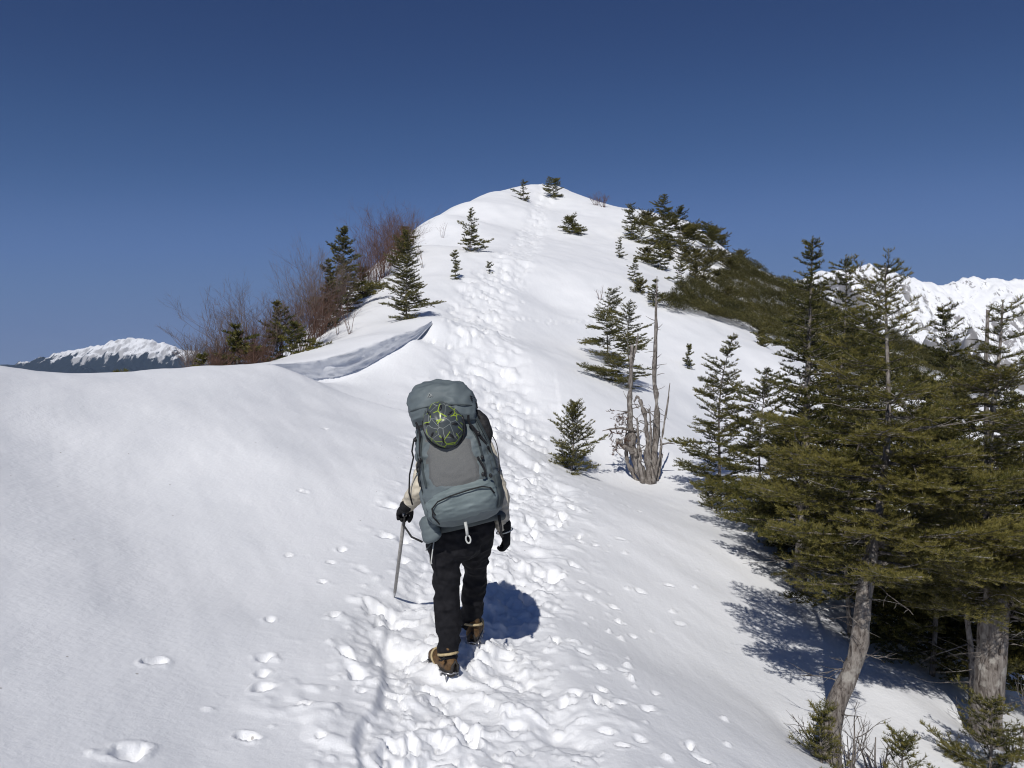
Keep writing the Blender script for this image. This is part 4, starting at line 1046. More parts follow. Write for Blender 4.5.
class Blob(Parts):
    """closed rounded shapes that are fused into one continuous skin"""
    def chain(s, pts, rad, sides=14, sub=5):
        P = np.asarray(pts, float); R = np.asarray(rad, float); n = len(P)
        k = np.linspace(0, n-1, (n-1)*sub+1)
        def cr(A):
            A2 = np.concatenate([[2*A[0]-A[1]], A, [2*A[-1]-A[-2]]])
            out = []
            for t in k:
                i = min(int(t), n-2); f = t-i
                p0, p1, p2, p3 = A2[i], A2[i+1], A2[i+2], A2[i+3]
                out.append(0.5*((2*p1)+(-p0+p2)*f+(2*p0-5*p1+4*p2-p3)*f*f+(-p0+3*p1-3*p2+p3)*f**3))
            return np.array(out)
        C = cr(P); Q = np.maximum(cr(R), 0.3*R.min())
        # rounded ends
        t0 = (C[0]-C[1])/np.linalg.norm(C[0]-C[1]); t1 = (C[-1]-C[-2])/np.linalg.norm(C[-1]-C[-2])
        e = np.radians([80, 60, 35])
        A0 = np.array([C[0]+t0*Q[0]*math.sin(a) for a in e]); R0 = np.array([Q[0]*math.cos(a) for a in e])
        A1 = np.array([C[-1]+t1*Q[-1]*math.sin(a) for a in e[::-1]]); R1 = np.array([Q[-1]*math.cos(a) for a in e[::-1]])
        s.tube(np.vstack([A0, C, A1]), np.r_[R0, Q, R1], sides)
    def ball(s, c, r, n=14):
        th = np.linspace(0, np.pi, n+1)[1:-1]; ph = np.linspace(0, 2*np.pi, 2*n, endpoint=False)
        r = np.broadcast_to(np.asarray(r, float), (3,))
        V = [[0, 0, r[2]]]+[[r[0]*math.sin(a)*math.cos(b), r[1]*math.sin(a)*math.sin(b), r[2]*math.cos(a)] for a in th for b in ph]+[[0, 0, -r[2]]]
        V = np.array(V)+np.asarray(c); m = 2*n; F = []
        for i in range(len(th)-1):
            for j in range(m): F.append([1+i*m+j, 1+(i+1)*m+j, 1+(i+1)*m+(j+1) % m, 1+i*m+(j+1) % m])
        for j in range(0, m, 2):
            F.append([0, 1+j, 1+(j+1) % m, 1+(j+2) % m]); o = 1+(len(th)-1)*m
            F.append([len(V)-1, o+(j+2) % m, o+(j+1) % m, o+j])
        s.add(V, F)
    def fuse(s, name, mat, parent, voxel=0.01, smooth=4, disp=None):
        tmp = mesh_np('tmp', np.vstack(s.V), np.vstack(s.F))
        md = tmp.modifiers.new('r', 'REMESH'); md.mode = 'VOXEL'; md.voxel_size = voxel; md.use_smooth_shade = True
        ms = tmp.modifiers.new('s', 'SMOOTH'); ms.iterations = smooth; ms.factor = 0.5
        dg = bpy.context.evaluated_depsgraph_get(); ev = tmp.evaluated_get(dg)
        me = bpy.data.meshes.new_from_object(ev); me.name = name
        old = tmp.data; bpy.data.objects.remove(tmp); bpy.data.meshes.remove(old)
        if disp:
            n = len(me.vertices); co = np.empty(n*3, np.float32); no = np.empty(n*3, np.float32)
            me.vertices.foreach_get('co', co); me.vertices.foreach_get('normal', no)
            co = co.reshape(-1, 3).astype(float); no = no.reshape(-1, 3)
            co += no*disp(co)[:, None]
            me.vertices.foreach_set('co', co.astype(np.float32).ravel()); me.update()
        me.polygons.foreach_set('use_smooth', np.ones(len(me.polygons), bool))
        me.materials.clear(); me.materials.append(mat)
        o = bpy.data.objects.new(name, me); COL.objects.link(o)
        if parent: o.parent = parent
        return o

HX, HY = -0.27, 4.66
HZ = gz(HX, HY)-0.01
HB = np.array([HX, HY, HZ])
fl = hit(450, 664); fr_ = hit(473, 637)
FL = fl-HB; FR = fr_-HB
FL[2] -= 0.015; FR[2] -= 0.015
person = empty('person', HB, 'hiker seen from behind in black trousers, cream sleeves and black gloves walking up the track', 'person')

hipL, hipR = np.array([-.128, .03, .90]), np.array([.030, .05, .90])
ankL, ankR = FL+[-0.01, .05, .125], FR+[-0.015, .06, .13]
kneeL = np.array([(hipL[0]+ankL[0])/2-.012, (hipL[1]+ankL[1])/2+.035, .50]); kneeR = np.array([(hipR[0]+ankR[0])/2+.022, (hipR[1]+ankR[1])/2+.075, .53])
shL, shR = np.array([-.235, .20, 1.37]), np.array([.075, .22, 1.34])
elL, haL = np.array([-.285, .05, 1.12]), np.array([-.402, .20, .965])
elR, haR = np.array([.185, .13, 1.07]), np.array([.212, .13, .835])
NECK = np.array([-.115, .25, 1.45]); HEAD = np.array([-.125, .29, 1.545])

body = Blob()
body.chain([(-.05, .05, .90), (-.03, .08, 1.05), (-.06, .14, 1.22), (-.10, .19, 1.36), (-.11, .21, 1.40)], [.10, .11, .13, .12, .09])
body.chain([NECK+[0, -.02, -.06], NECK, HEAD+[0, -.02, -.04]], [.06, .052, .055])
body.ball(HEAD, (.074, .092, .108)); body.ball(HEAD+[0, .035, -.055], (.055, .055, .05))
body.ball(HEAD+[0, .098, -.018], (.012, .016, .022)); body.ball(HEAD+[0, .085, -.062], (.024, .012, .010))
for sx in (-1, 1):
    body.ball(HEAD+[sx*.076, .0, -.01], (.010, .018, .030)); body.ball(HEAD+[sx*.03, .086, .012], (.013, .009, .010))
for (a, b, c) in ((shL, elL, haL), (shR, elR, haR)):
    body.chain([(a+np.array([-.10, .2, 1.36]))/2, a, (a+b)/2, b, (b+c)/2, c], [.07, .056, .046, .040, .036, .027])
    body.ball(c, (.03, .035, .04))
for (a, b, c) in ((hipL, kneeL, ankL), (hipR, kneeR, ankR)):
    body.chain([a, (a*.5+b*.5), b, (b*.6+c*.4), c, c+[0, .06, -.05]], [.075, .070, .052, .048, .038, .035])
body.fuse('body', M['skin'], person, 0.009, 3)
hair = Blob(); hair.ball(HEAD+[0, -.012, .022], (.082, .096, .102)); hair.ball(HEAD+[0, -.05, -.04], (.07, .055, .07))
hair.fuse('hair', M['hair'], person, 0.009, 2, lambda c: 0.003*vnoise3(c*60, 3))

def cloth(scale, amp, seed, zfold=1.0):
    def f(c):
        q = c.copy(); q[:, 2] *= zfold
        a = vnoise3(q*scale, seed)+0.5*vnoise3(q*scale*2.2, seed+1)
        return amp*(1-np.abs(a)*1.6)*0.9+amp*0.4*vnoise3(q*scale*0.5, seed+2)
    return f
jk = Blob()
jk.chain([(-.02, .06, .97), (-.02, .07, 1.0), (-.03, .09, 1.06), (-.06, .15, 1.23), (-.10, .19, 1.36), (-.11, .215, 1.42)], [.13, .14, .145, .155, .14, .09])
for (a, b, c) in ((shL, elL, haL), (shR, elR, haR)):
    jk.chain([(a+np.array([-.10, .2, 1.36]))/2, a, (a+b)/2, b, (b*.45+c*.55), c*.86+b*.14], [.09, .078, .068, .062, .054, .044])
jk.fuse('jacket', M['jacket'], person, 0.009, 3, cloth(14, .007, 31, 1.8))
tr = Blob()
tr.chain([(-.05, .04, .80), (-.05, .045, .90), (-.04, .05, 1.0)], [.140, .146, .14])
for (a, b, c, sg) in ((hipL, kneeL, ankL, -1), (hipR, kneeR, ankR, 1)):
    d_ = np.array([sg*.012, 0, 0])
    tr.chain([a+d_, a*.72+b*.28+d_, a*.35+b*.65, b+[0, -.0, 0], b*.62+c*.38, b*.28+c*.72, c+[0, -.01, .0]], [.118, .107, .088, .074, .072, .068, .066], 18)
tr.fuse('trousers', M['trouser'], person, 0.008, 3, cloth(9, .013, 41, 1.6))

def boot(F, hd, toe_up):
    """walking boot with a strapped-on crampon; F = heel on the ground"""
    f = np.array([math.sin(hd), math.cos(hd), 0.0]); rgt = np.array([f[1], -f[0], 0]); upv = np.array([0, 0, 1.0])
    f = f+upv*toe_up; f /= np.linalg.norm(f)
    up2 = np.cross(rgt, f)
    def P(a, b, c): return F+(f*a+rgt*b+up2*c)*0.92
    bt = Blob()
    bt.chain([P(.0, 0, .065), P(.08, 0, .07), P(.16, .005, .06), P(.235, .01, .052)], [.047, .049, .050, .038])
    bt.chain([P(.03, 0, .06), P(.035, 0, .12), P(.03, 0, .17)], [.044, .044, .044])
    b_ = bt.fuse('boot', M['boot'], person, 0.006, 3, lambda c: 0.002*vnoise3(c*50, 5))
    so = Blob(); so.chain([P(-.012, 0, .022), P(.08, 0, .022), P(.16, .005, .022), P(.25, .01, .026)], [.036, .036, .042, .032])
    so.ball(P(-.015, 0, .055), (.042, .03, .035))
    so.fuse('sole', M['boot_dark'], b_, 0.006, 2)
    cf = Parts()
    for s_ in (-1, 1):
        cf.tube(np.array([P(-.05, s_*.03, .02), P(.0, s_*.045, .018), P(.08, s_*.042, .012), P(.16, s_*.05, .012), P(.25, s_*.03, .016)]), np.full(5, .005), 5)
        for a in (-.03, .04, .14, .22):
            cf.tube(np.array([P(a, s_*.043, .015), P(a, s_*.046, -.012), P(a, s_*.046, -.032)]), np.array([.008, .006, .0015]), 4)
    cf.tube(np.array([P(-.05, -.03, .02), P(-.066, 0, .03), P(-.05, .03, .02)]), np.full(3, .006), 5)
    cf.tube(np.array([P(.25, -.03, .016), P(.285, 0, .0), P(.25, .03, .016)]), np.full(3, .006), 5)
    cf.build('crampon', M['steel'], b_)
    hb = Parts()
    hb.tube(np.array([P(-.055, -.022, .03), P(-.066, -.02, .075), P(-.062, 0, .10), P(-.066, .02, .075), P(-.055, .022, .03)]), np.full(5, .009), 6)
    hb.build('heel_bail', M['boot_dark'], b_)
    st = Parts()
    a = np.linspace(0, 2*np.pi, 22)
    st.tube(np.array([P(.03+.068*math.cos(t), .060*math.sin(t), .125-.02*math.cos(t)) for t in a]), np.full(22, .0085), 6)
    st.tube(np.array([P(.15+.02*math.cos(t), .056*math.sin(t), .07+.05*math.cos(t)) for t in a]), np.full(22, .007), 6)
    st.build('strap', M['strap_tan'], b_)
    tl = Parts(); tl.tube(np.array([P(-.02, -.058, .12), P(-.05, -.075, .135), P(-.045, -.095, .12), P(-.05, -.11, .128)]), np.array([.009, .008, .006, .005]), 5)
    tl.build('strap_tail', M['webbing'], b_)
boot(FL, -0.60, 0.03); boot(FR, 0.10, 0.10)

def glove(c, fingers_dir, palm_n, side, curl, name='glove'):
    """a hand in a glove: palm, four unequal bent fingers and a thumb that leaves the side of the palm"""
    fd = np.asarray(fingers_dir, float); fd /= np.linalg.norm(fd)
    pn = np.asarray(palm_n, float); pn -= fd*pn.dot(fd); pn /= np.linalg.norm(pn)
    sd = np.cross(fd, pn)*side
    g = Blob()
    for k in (-1.5, -.5, .5, 1.5):
        g.chain([c-fd*.045+sd*k*.012, c+sd*k*.017, c+fd*.045+sd*k*.020], [.021, .020, .0135], 10)
    g.chain([c-fd*.09, c-fd*.06, c-fd*.03], [.040, .036, .032], 14)         # cuff
    for k, ln in ((1.5, .066), (.5, .078), (-.5, .073), (-1.5, .056)):
        p = c+fd*.045+sd*k*.0205; pts = [p-fd*.02, p]; a = 0.0
        for q in range(3):
            a += curl*(0.9 if q == 0 else 1.1)
            p = p+(fd*math.cos(a)+pn*math.sin(a))*ln*(.45, .31, .24)[q]; pts.append(p)
        g.chain(pts, [.0125, .0125, .0115, .0105, .009], 9)
    b0 = c-fd*.015+sd*.032
    g.chain([b0-sd*.01-fd*.02, b0+fd*.012+sd*.014+pn*.008, b0+fd*.042+sd*.016+pn*(.014+.02*curl), b0+fd*.066+sd*.006+pn*(.018+.035*curl)], [.016, .0145, .0125, .010], 9)
    return g.fuse(name, M['glove'], person, 0.0035, 2, lambda v: 0.0012*vnoise3(v*90, 7))
glove(haR+[.022, .0, -.045], (.10, .05, -1), (-1, .30, 0), 1, .75)
gl = haL+np.array([-.012, .012, -.02])
glove(gl, (-.25, .85, -.45), (0.1, -.35, -1), -1, 1.05)

# ------------------------------------------------------------------ the ice axe
tipw = hit(394, 592); TIP = tipw+[0, 0, -.04]
TOPW = HB+gl+np.array([0.0, .05, -.012])
axe = empty('ice_axe', tipw, 'long grey ice axe used as a walking stick in the left glove', 'ice axe')
def AX(p): return np.asarray(p)-tipw
sh = Parts(); sh.tube(np.array([AX(TOPW), AX(TOPW*.5+TIP*.5), AX(TOPW*.1+TIP*.9)]), np.array([.0125, .0125, .0115]), 10); sh.build('shaft', M['shaft'], axe)
sp_ = Parts(); sp_.tube(np.array([AX(TOPW*.1+TIP*.9), AX(TOPW*.06+TIP*.94), AX(TIP)]), np.array([.012, .008, .001]), 8); sp_.build('spike', M['steel'], axe)
hd_ = Parts()
hv = np.array([-.12, 1, -.05]); hv /= np.linalg.norm(hv)
hd_.tube(np.array([AX(TOPW-hv*.10+[0, 0, -.01]), AX(TOPW-hv*.05), AX(TOPW), AX(TOPW+hv*.08+[0, 0, -.004]), AX(TOPW+hv*.16+[0, 0, -.035])]), np.array([.016, .011, .012, .009, .003]), 6)
hd_.build('head', M['steel'], axe)
ls = Parts()
WR = HB+haL
ls.tube(np.array([AX(WR+[.0, -.035, -.035]), AX(WR+[-.005, -.05, -.10]), AX(WR+[.05, -.09, -.165]), AX(WR+[.12, -.12, -.19])]), np.full(4, .007), 6)
ls.build('leash', M['webbing'], axe)

# ------------------------------------------------------------------ the backpack
PB = U(471, 519.5, 4.58)
pack = empty('backpack', PB, 'large blue grey trekking backpack on the hiker, leaning to the left', 'backpack')
pack.rotation_euler = (math.radians(-7), math.radians(-13.5), math.radians(-2))
bpy.context.view_layer.update()
SEC = np.array([  # z, half width, outer y, inner y
    (-.015, .10, -.14, -.02), (.0, .155, -.19, .0), (.03, .195, -.245, .02), (.09, .218, -.285, .03), (.18, .225, -.30, .03), (.30, .222, -.29, .03),
    (.42, .212, -.275, .03), (.52, .190, -.26, .03), (.60, .170, -.25, .02), (.68, .160, -.24, .02), (.72, .150, -.23, .0)])
def sec(z):
    return [np.interp(z, SEC[:, 0], SEC[:, i]) for i in (1, 2, 3)]
def surf(a, z, off=0.0, n=2.7):
    """point on the bag's skin: a = angle round it (-90 deg faces the viewer), z = height"""
    hw, yo, yi = sec(z)
    c, s_ = math.cos(a), math.sin(a); q = 2.0/n
    x = (hw+off)*math.copysign(abs(c)**q, c); hy = (yi-yo)/2+off
    return np.array([x, (yo+yi)/2+hy*math.copysign(abs(s_)**q, s_), z])
def grid_mesh(name, fn, nu, nv, mat, parent, closed=False, disp=None, caps=False):
    V = np.array([fn(i/(nu if closed else nu-1), j/(nv-1)) for j in range(nv) for i in range(nu)])
    F = [(j*nu+i, j*nu+(i+1) % nu, (j+1)*nu+(i+1) % nu, (j+1)*nu+i) for j in range(nv-1) for i in range(nu if closed else nu-1)]
    if caps:
        for (j, fl_) in ((0, True), (nv-1, False)):
            c = V[j*nu:(j+1)*nu].mean(0); V = np.vstack([V, [c]]); ci = len(V)-1
            for i in range(0, nu, 2):
                f = (j*nu+i, j*nu+(i+1) % nu, j*nu+(i+2) % nu, ci)
                F.append(f[::-1] if fl_ else f)
    if disp is not None: V = V+disp(V)
    return mesh_np(name, V, F, mat, parent)
def wr(amp, seed, sc=(9, 9, 16)):
    def f(V):
        q = V*np.array(sc)
        a = vnoise3(q, seed)+0.55*vnoise3(q*2.1, seed+1)
        d = V-np.array([0, -.13, 0])[None]; d[:, 2] *= 0.15; d /= np.linalg.norm(d, axis=1)[:, None]+1e-6
        return d*(amp*(1-1.5*np.abs(a))+amp*0.35*vnoise3(q*4, seed+2))[:, None]
    return f
grid_mesh('main_bag', lambda u, v: surf(u*2*math.pi, -.015+.735*v), 120, 110, M['pack'], pack, True, wr(.012, 11), True)
# lid: a padded hood with its own bulge
LID = np.array([(.575, .150, -.245, -.05), (.585, .176, -.285, .0), (.62, .187, -.312, .03), (.68, .190, -.318, .045), (.74, .184, -.305, .045), (.79, .166, -.272, .035), (.82, .135, -.225, .01), (.838, .085, -.175, -.03), (.842, .03, -.13, -.07)])
def lidf(u, v):
    z = np.interp(v, np.linspace(0, 1, len(LID)), LID[:, 0]); hw, yo, yi = [np.interp(z, LID[:, 0], LID[:, i]) for i in (1, 2, 3)]
    a = u*2*math.pi; c, s_ = math.cos(a), math.sin(a); q = 2/2.9
    x = hw*math.copysign(abs(c)**q, c)
    return np.array([x, (yo+yi)/2+(yi-yo)/2*math.copysign(abs(s_)**q, s_), z-0.10*abs(x)**1.3+(0.02 if x < 0 else -.03)*abs(x)/.19])
lid = grid_mesh('lid', lidf, 110, 70, M['pack'], pack, True, wr(.014, 21, (7, 7, 12)), True)
z0 = .735
em = Parts()
for k, (dx, dz) in enumerate([(-.008, 0), (0, .011), (.008, 0)]):
    em.tube(np.array([(-.035+dx-.006, -.322, z0+dz-.008), (-.035+dx, -.3205, z0+dz+.006), (-.035+dx+.006, -.320, z0+dz-.008)]), np.full(3, .003), 4)
em.build('emblem', M['emblem'], lid)
# stretch pocket down the middle
def pocket(u, v):
    z = .185+.335*v; sp = (0.80-0.20*v)*(0.55+0.45*min(1, v*3.2)**.5)
    a = math.radians(-90)+(u*2-1)*sp
    edge = min(1, 5*min(u, 1-u))*min(1, 7*min(v, 1-v)); top = .004+.016*math.sin(math.pi*u)*math.sin(math.pi*min(1, v*1.1))
    return surf(a, z, .006*edge-.004+top*edge)
pk = grid_mesh('front_pocket', pocket, 60, 60, M['mesh'], pack, False, wr(.003, 31))
# lower compartment with its curved zip
def lower(u, v):
    a = math.radians(-90)+(u*2-1)*1.22
    zt = .205+.05*(u-.35)-.055*(2*u-1)**2
    z = .015+(zt-.015)*v
    edge = min(1, 8*min(u, 1-u))*min(1, 7*min(v, 1-v)); bul = .012+.022*math.sin(math.pi*u)**.7*math.sin(math.pi*v)**.7
    return surf(a, z, -.005+edge*bul)
lo_ = grid_mesh('lower_compartment', lower, 90, 46, M['pack_light'], pack, False, wr(.009, 41, (9, 9, 20)))
def strip(name, pts, w_, mat, parent, th=.0025):
    """flat webbing through points on the bag"""
    P = np.asarray(pts, float); t = Parts(); k = np.linspace(0, len(P)-1, (len(P)-1)*6+1)
    C = np.stack([np.interp(k, range(len(P)), P[:, i]) for i in range(3)], 1)
    h_ = np.hanning(7); h_ /= h_.sum()
    for i in range(3): C[:, i] = np.convolve(np.pad(C[:, i], 3, mode='reflect', reflect_type='odd'), h_, 'valid')
    T = np.gradient(C, axis=0); T /= np.linalg.norm(T, axis=1)[:, None]
    O = C-np.array([0, -.12, 0]); O[:, 2] = 0; O -= T*(O*T).sum(1)[:, None]; O /= np.linalg.norm(O, axis=1)[:, None]+1e-9
    S = np.cross(T, O)
    V = np.stack([C+S*w_+O*th, C-S*w_+O*th, C-S*w_-O*th, C+S*w_-O*th], 1).reshape(-1, 3); n = len(C)
    F = [(i*4+j, i*4+(j+1) % 4, (i+1)*4+(j+1) % 4, (i+1)*4+j) for i in range(n-1) for j in range(4)]+[(3, 2, 1, 0), ((n-1)*4, (n-1)*4+1, (n-1)*4+2, (n-1)*4+3)]
    return mesh_np(name, V, F, mat, parent, False)
R_ = math.radians
def sp(a, z, o): return surf(R_(a), z, o)
zp = Parts(); 
zq = [sp(-128, .02, .034), sp(-126, .07, .042), sp(-121, .115, .042), sp(-110, .145, .042), sp(-95, .160, .044), sp(-80, .170, .044), sp(-65, .172, .042), sp(-52, .155, .04), sp(-46, .12, .038)]
zp.tube(np.array(zq), np.full(len(zq), .0042), 6); zp.build('zip', M['webbing'], lo_)
strip('zip_pull', [sp(-119, .118, .05), sp(-119, .095, .054), sp(-118, .075, .05)], .005, M['buckle'], lo_)
# seam piping along the stretch pocket, and the compression straps
for sg in (-1, 1):
    strip('webbing_strap', [surf(R_(-90+sg*42), .53, .01), surf(R_(-90+sg*44), .44, .014), surf(R_(-90+sg*44), .34, .012), surf(R_(-90+sg*42), .24, .012)], .008, M['pack_dark'], pack)
strip('webbing_strap', [sp(-130, .40, .02), sp(-150, .375, .014), sp(-172, .34, .010), sp(-190, .30, .008)], .010, M['webbing'], pack)
strip('webbing_strap', [sp(-133, .395, .024), sp(-140, .34, .020), sp(-143, .29, .028), sp(-141, .25, .026)], .006, M['webbing'], pack)
strip('webbing_strap', [sp(-50, .52, .02), sp(-38, .46, .014), sp(-24, .40, .010), sp(-8, .33, .008)], .009, M['webbing'], pack)
strip('webbing_strap', [sp(-58, .34, .02), sp(-52, .27, .024), sp(-54, .22, .03)], .006, M['webbing'], pack)
strip('webbing_strap', [sp(-30, .62, .022), sp(-22, .54, .018), sp(-14, .42, .016), sp(-10, .26, .012)], .011, M['pack_dark'], pack)
strip('webbing_strap', [sp(-20, .60, .02), sp(-2, .50, .035), sp(4, .40, .045), sp(2, .30, .03), sp(-2, .22, .012)], .006, M['webbing'], pack)
def buckle(p, s_=.011):
    b_ = Blob(); b_.ball(p, (s_, .008, s_*1.25), 8); b_.fuse('buckle', M['buckle'], pack, .004, 1)
for p in (sp(-131, .398, .028), sp(-150, .52, .02), sp(-52, .33, .03), sp(-42, .47, .022), sp(-47, .22, .04), sp(-60, .235, .045)): buckle(p)
sm_ = Parts()
for sg in (-1, 1):
    sm_.tube(np.array([surf(R_(-90+sg*62), z, .006) for z in np.linspace(.04, .60, 16)]), np.full(16, .003), 5)
sm_.tube(np.array([surf(R_(a_), .605, .005) for a_ in np.linspace(-190, 10, 30)]), np.full(30, .004), 5)
sm_.build('piping', M['pack_dark'], pack)
lz = Parts(); lz.tube(np.array([lidf(u_, .36)+np.array([0, -.010, 0]) for u_ in np.linspace(.54, .96, 30)]), np.full(30, .0035), 5); lz.build('zip', M['pack_dark'], lid)
# lid straps down to the bag
strip('webbing_strap', [(-.150, -.29, .61), (-.142, -.275, .56), sp(-135, .50, .014), sp(-135, .42, .016)], .007, M['webbing'], pack)
strip('webbing_strap', [(.150, -.29, .58), (.142, -.275, .54), sp(-45, .48, .014), sp(-46, .40, .016)], .007, M['webbing'], pack)
for k in range(5):
    strip('webbing_strap', [(.182, -.22-.01*k, .640+.012*k), (.196, -.17, .636+.012*k), (.196, -.10, .630+.012*k)], .0025, M['webbing'], lid)
# black pouch tucked in at the right, side wing panels, hip belt and its pocket
b_ = Blob(); b_.chain([(.205, -.10, .42), (.215, -.12, .47), (.205, -.13, .54), (.19, -.13, .59)], [.024, .038, .042, .028])
b_.fuse('side_pouch', M['webbing'], pack, .007, 2, lambda c: .004*vnoise3(c*35, 9))
def wing(sg):
    def f(u, v):
        a = R_(-90+sg*(58+66*u)); z = .02+.27*v*(0.75+.25*u)
        e = min(1, 8*min(u, 1-u))*min(1, 8*min(v, 1-v))
        return surf(a, z, -.004+.018*e)
    return f
grid_mesh('side_pocket', wing(-1), 34, 30, M['pack'], pack, False, wr(.004, 51))
grid_mesh('side_pocket', wing(1), 34, 30, M['pack_dark'], pack, False, wr(.004, 52))
hb = Blob(); hb.chain([(-.235, .03, .0), (-.17, -.03, -.005), (0, -.05, -.005), (.13, -.03, -.005), (.175, .05, -.02), (.16, .16, -.03)], [.030, .036, .036, .034, .030, .022])
hb.fuse('hip_belt', M['pack_dark'], pack, .007, 3)
hp = Blob()
for dz in (-.045, -.015, .02, .045): hp.chain([(-.285, .02, dz-.01), (-.255, -.055, dz), (-.205, -.085, dz+.006)], [.026, .038, .028])
hp.fuse('hip_pocket', M['pack'], pack, .006, 4, lambda c: .005*vnoise3(c*32, 61))
strip('webbing_strap', [(-.26, -.02, -.085), (-.285, -.01, -.105), (-.30, 0, -.115)], .007, M['pack_dark'], pack)
for (x_, z_) in ((-.15, 1), (.10, 1)):
    sb = Blob(); sb.chain([(x_, .03, .50), (x_, .10, .56), (x_, .20, .53), (x_*.95, .26, .42), (x_*1.1, .22, .26), (x_*1.3, .10, .12)], [.022, .026, .028, .026, .02, .014]); sb.fuse('shoulder_strap', M['pack_dark'], pack, .007, 3)
# hanging loops and cords
t = Parts(); t.tube(np.array([(-.005, -.235, .0), (-.006, -.24, -.04), (-.010, -.235, -.075)]), np.full(3, .0095), 6)
a = np.linspace(0, 2*np.pi, 16); t.tube(np.array([(-.010+.013*math.sin(q), -.235, -.097+.022*math.cos(q)) for q in a]), np.full(16, .005), 6); t.build('axe_loop', M['cord'], pack)
t = Parts(); t.tube(np.array([(-.235, -.02, -.06), (-.262, -.02, -.13), (-.282, -.02, -.185), (-.284, -.02, -.20)]), np.array([.004, .004, .004, .008]), 6); t.build('cord', M['cord'], pack)
t = Parts(); t.tube(np.array([(.175, -.08, -.01), (.168, -.06, -.08), (.160, -.05, -.13), (.168, -.05, -.142)]), np.array([.010, .009, .008, .012]), 6); t.build('strap_tail', M['webbing'], pack)
t = Parts(); t.tube(np.array([(-.175, -.12, .555), (-.215, -.10, .535), (-.245, -.08, .47), (-.247, -.06, .435), (-.30, -.02, .34), (-.335, .03, .24), (-.34, .08, .165)]), np.full(7, .0055), 6)
t.build('hanging_strap', M['webbing'], pack)
# wrist leash ring on the right glove
t = Parts(); a = np.linspace(0, 2*np.pi, 20); wc = haR+[.012, -.01, .0]
t.tube(np.array([wc+[.050*math.cos(q), .03*math.sin(q), .016*math.sin(q+1)] for q in a]), np.full(20, .004), 6); t.build('wrist_loop', M['cord'], person)

# ------------------------------------------------------------------ helmet strapped on the outside
RM = pack.matrix_world.copy()
hc = RM @ Vector((.002, -.285, .560))
hel = empty('climbing_helmet', hc, 'dark climbing helmet with yellow green lines strapped under the backpack lid', 'helmet')
hel.rotation_euler = (pack.rotation_euler[0], pack.rotation_euler[1]-math.radians(12), pack.rotation_euler[2])
def helf(u, v):
    a = u*2*math.pi; b = v*math.pi/2*1.06
    r = math.cos(b)
    x = .114*r*math.cos(a); z = .138*r*math.sin(a)*(1.0 if math.sin(a) > 0 else 1.0); y = -.125*math.sin(b)
    rid = .004*math.cos(6*a)*r*math.sin(b*1.8)
    return np.array([x*(1+rid*6), y-rid, z*(1-.10*(x/.116)**2*(math.sin(a) < 0))])
shell = grid_mesh('shell', lambda u, v: helf(u, v*0.985), 72, 30, M['helmet'], hel, True, None, False)
rim = Parts(); a = np.linspace(0, 2*np.pi, 49); rim.tube(np.array([(115e-3*math.cos(q), .0, .139*math.sin(q)) for q in a]), np.full(49, .007), 7); rim.build('rim', M['buckle'], hel)
for q in (20, 62, 118, 160, 202, 250, 290, 338):
    c = helf(q/360, .40); e = helf(q/360, .60); vt = Parts()
    vt.tube(np.array([c*1.005, (c+e)/2*1.005, e*1.005]), np.array([.004, .008, .004]), 6)
    vt.build('vent', M['buckle'], hel)
for sg in (-1, 1):
    strip('strap', [(sg*.105, .02, .05), (sg*.13, .03, .055), (sg*.16, .05, .06)], .007, M['webbing'], hel)
# ------------------------------------------------------------------ camera, light, sky
cam = bpy.data.cameras.new('camera'); camo = bpy.data.objects.new('camera', cam); COL.objects.link(camo)
cam.sensor_fit = 'HORIZONTAL'; cam.sensor_width = 36.0; cam.lens = 36.0*FPX/1024.0
cam.clip_start = 0.05; cam.clip_end = 120000
camo.location = (0, 0, 0); camo.rotation_euler = (math.radians(90), 0, 0)
scene.camera = camo

az, el = math.radians(SUN_AZ), math.radians(SUN_EL)
d = Vector((math.sin(az)*math.cos(el), math.cos(az)*math.cos(el), -math.sin(el)))
sun = bpy.data.lights.new('sun', 'SUN'); sun.energy = 3.65; sun.angle = math.radians(0.53); sun.color = (1.0, 0.965, 0.91)
suno = bpy.data.objects.new('sun', sun); COL.objects.link(suno)
suno.rotation_euler = d.to_track_quat('-Z', 'Y').to_euler(); suno.location = (-30, -100, 100)

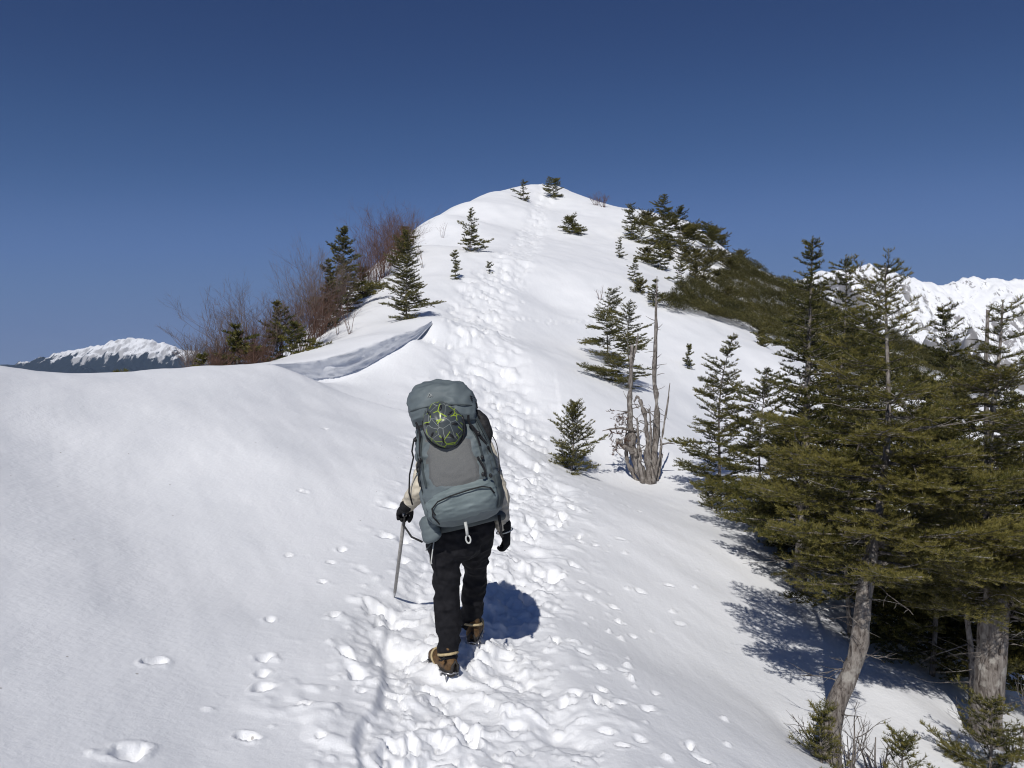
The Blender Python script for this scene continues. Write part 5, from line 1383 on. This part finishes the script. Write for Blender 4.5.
w = bpy.data.worlds.new('World'); scene.world = w; w.use_nodes = True
nt = w.node_tree; bg = nt.nodes['Background']
sky = nt.nodes.new('ShaderNodeTexSky'); sky.sky_type = 'NISHITA'; sky.sun_disc = False
sky.sun_elevation = el; sky.sun_rotation = math.radians(180+SUN_AZ)
sky.altitude = 2700; sky.air_density = 0.7; sky.dust_density = 0.1; sky.ozone_density = 4.0
STR = 0.07
sc_ = nt.nodes.new('ShaderNodeVectorMath'); sc_.operation = 'SCALE'; sc_.inputs['Scale'].default_value = STR
nt.links.new(sky.outputs['Color'], sc_.inputs[0])
cv = nt.nodes.new('ShaderNodeRGBCurve'); cm = cv.mapping; cm.use_clip = False; cm.extend = 'EXTRAPOLATED'
for ch, pts in ((0, [(0, 0), (.040, .022), (.065, .046), (.107, .094), (.24, .138), (.45, .165), (1, .30)]),
                (1, [(0, 0), (.076, .051), (.122, .100), (.202, .172), (.413, .205), (.6, .225), (1, .35)]),
                (2, [(0, 0), (.168, .152), (.258, .25), (.397, .372), (.60, .375), (.8, .36), (1, .42)])):
    c = cm.curves[ch]
    while len(c.points) > 2: c.points.remove(c.points[1])
    c.points[0].location = pts[0]; c.points[1].location = pts[-1]
    for p in pts[1:-1]: c.points.new(*p)
    for p in c.points: p.handle_type = 'AUTO_CLAMPED'
cm.update()
nt.links.new(sc_.outputs[0], cv.inputs['Color'])
s2_ = nt.nodes.new('ShaderNodeVectorMath'); s2_.operation = 'SCALE'; s2_.inputs['Scale'].default_value = 1/STR
nt.links.new(cv.outputs['Color'], s2_.inputs[0])
nt.links.new(s2_.outputs[0], bg.inputs['Color']); bg.inputs['Strength'].default_value = STR

# ------------------------------------------------------------------ the air between here and the far ranges
def haze():
    lo, hi = np.array([-26000.0, -3000.0, -1150.0]), np.array([26000.0, 46000.0, 1000.0])
    V = [(x, y, z) for x in (lo[0], hi[0]) for y in (lo[1], hi[1]) for z in (lo[2], hi[2])]
    F = [(0, 1, 3, 2), (4, 6, 7, 5), (0, 4, 5, 1), (2, 3, 7, 6), (0, 2, 6, 4), (1, 5, 7, 3)]
    m = bpy.data.materials.new('air'); m.use_nodes = True; n = m.node_tree
    n.nodes.remove(n.nodes['Principled BSDF'])
    v = n.nodes.new('ShaderNodeVolumePrincipled'); v.inputs['Color'].default_value = (0.50, 0.68, 1.0, 1); v.inputs['Density'].default_value = HAZE
    v.inputs['Anisotropy'].default_value = 0.0
    n.links.new(v.outputs['Volume'], n.nodes['Material Output'].inputs['Volume'])
    o = mesh_np('haze', V, F, m, None, False)
    return tag(o, 'thin blue mountain haze', kind='stuff')
HAZE = 2.2e-5
haze()

scene.view_settings.view_transform = 'Standard'; scene.view_settings.look = 'None'
scene.view_settings.exposure = 0.0; scene.view_settings.gamma = 1.0; scene.view_settings.use_curve_mapping = False
scene.render.engine = 'CYCLES'
scene.cycles.max_bounces = 6; scene.cycles.diffuse_bounces = 3; scene.cycles.volume_bounces = 1
scene.cycles.use_denoising = True
scene.cycles.pixel_filter_type = 'BLACKMAN_HARRIS'; scene.cycles.filter_width = 1.1
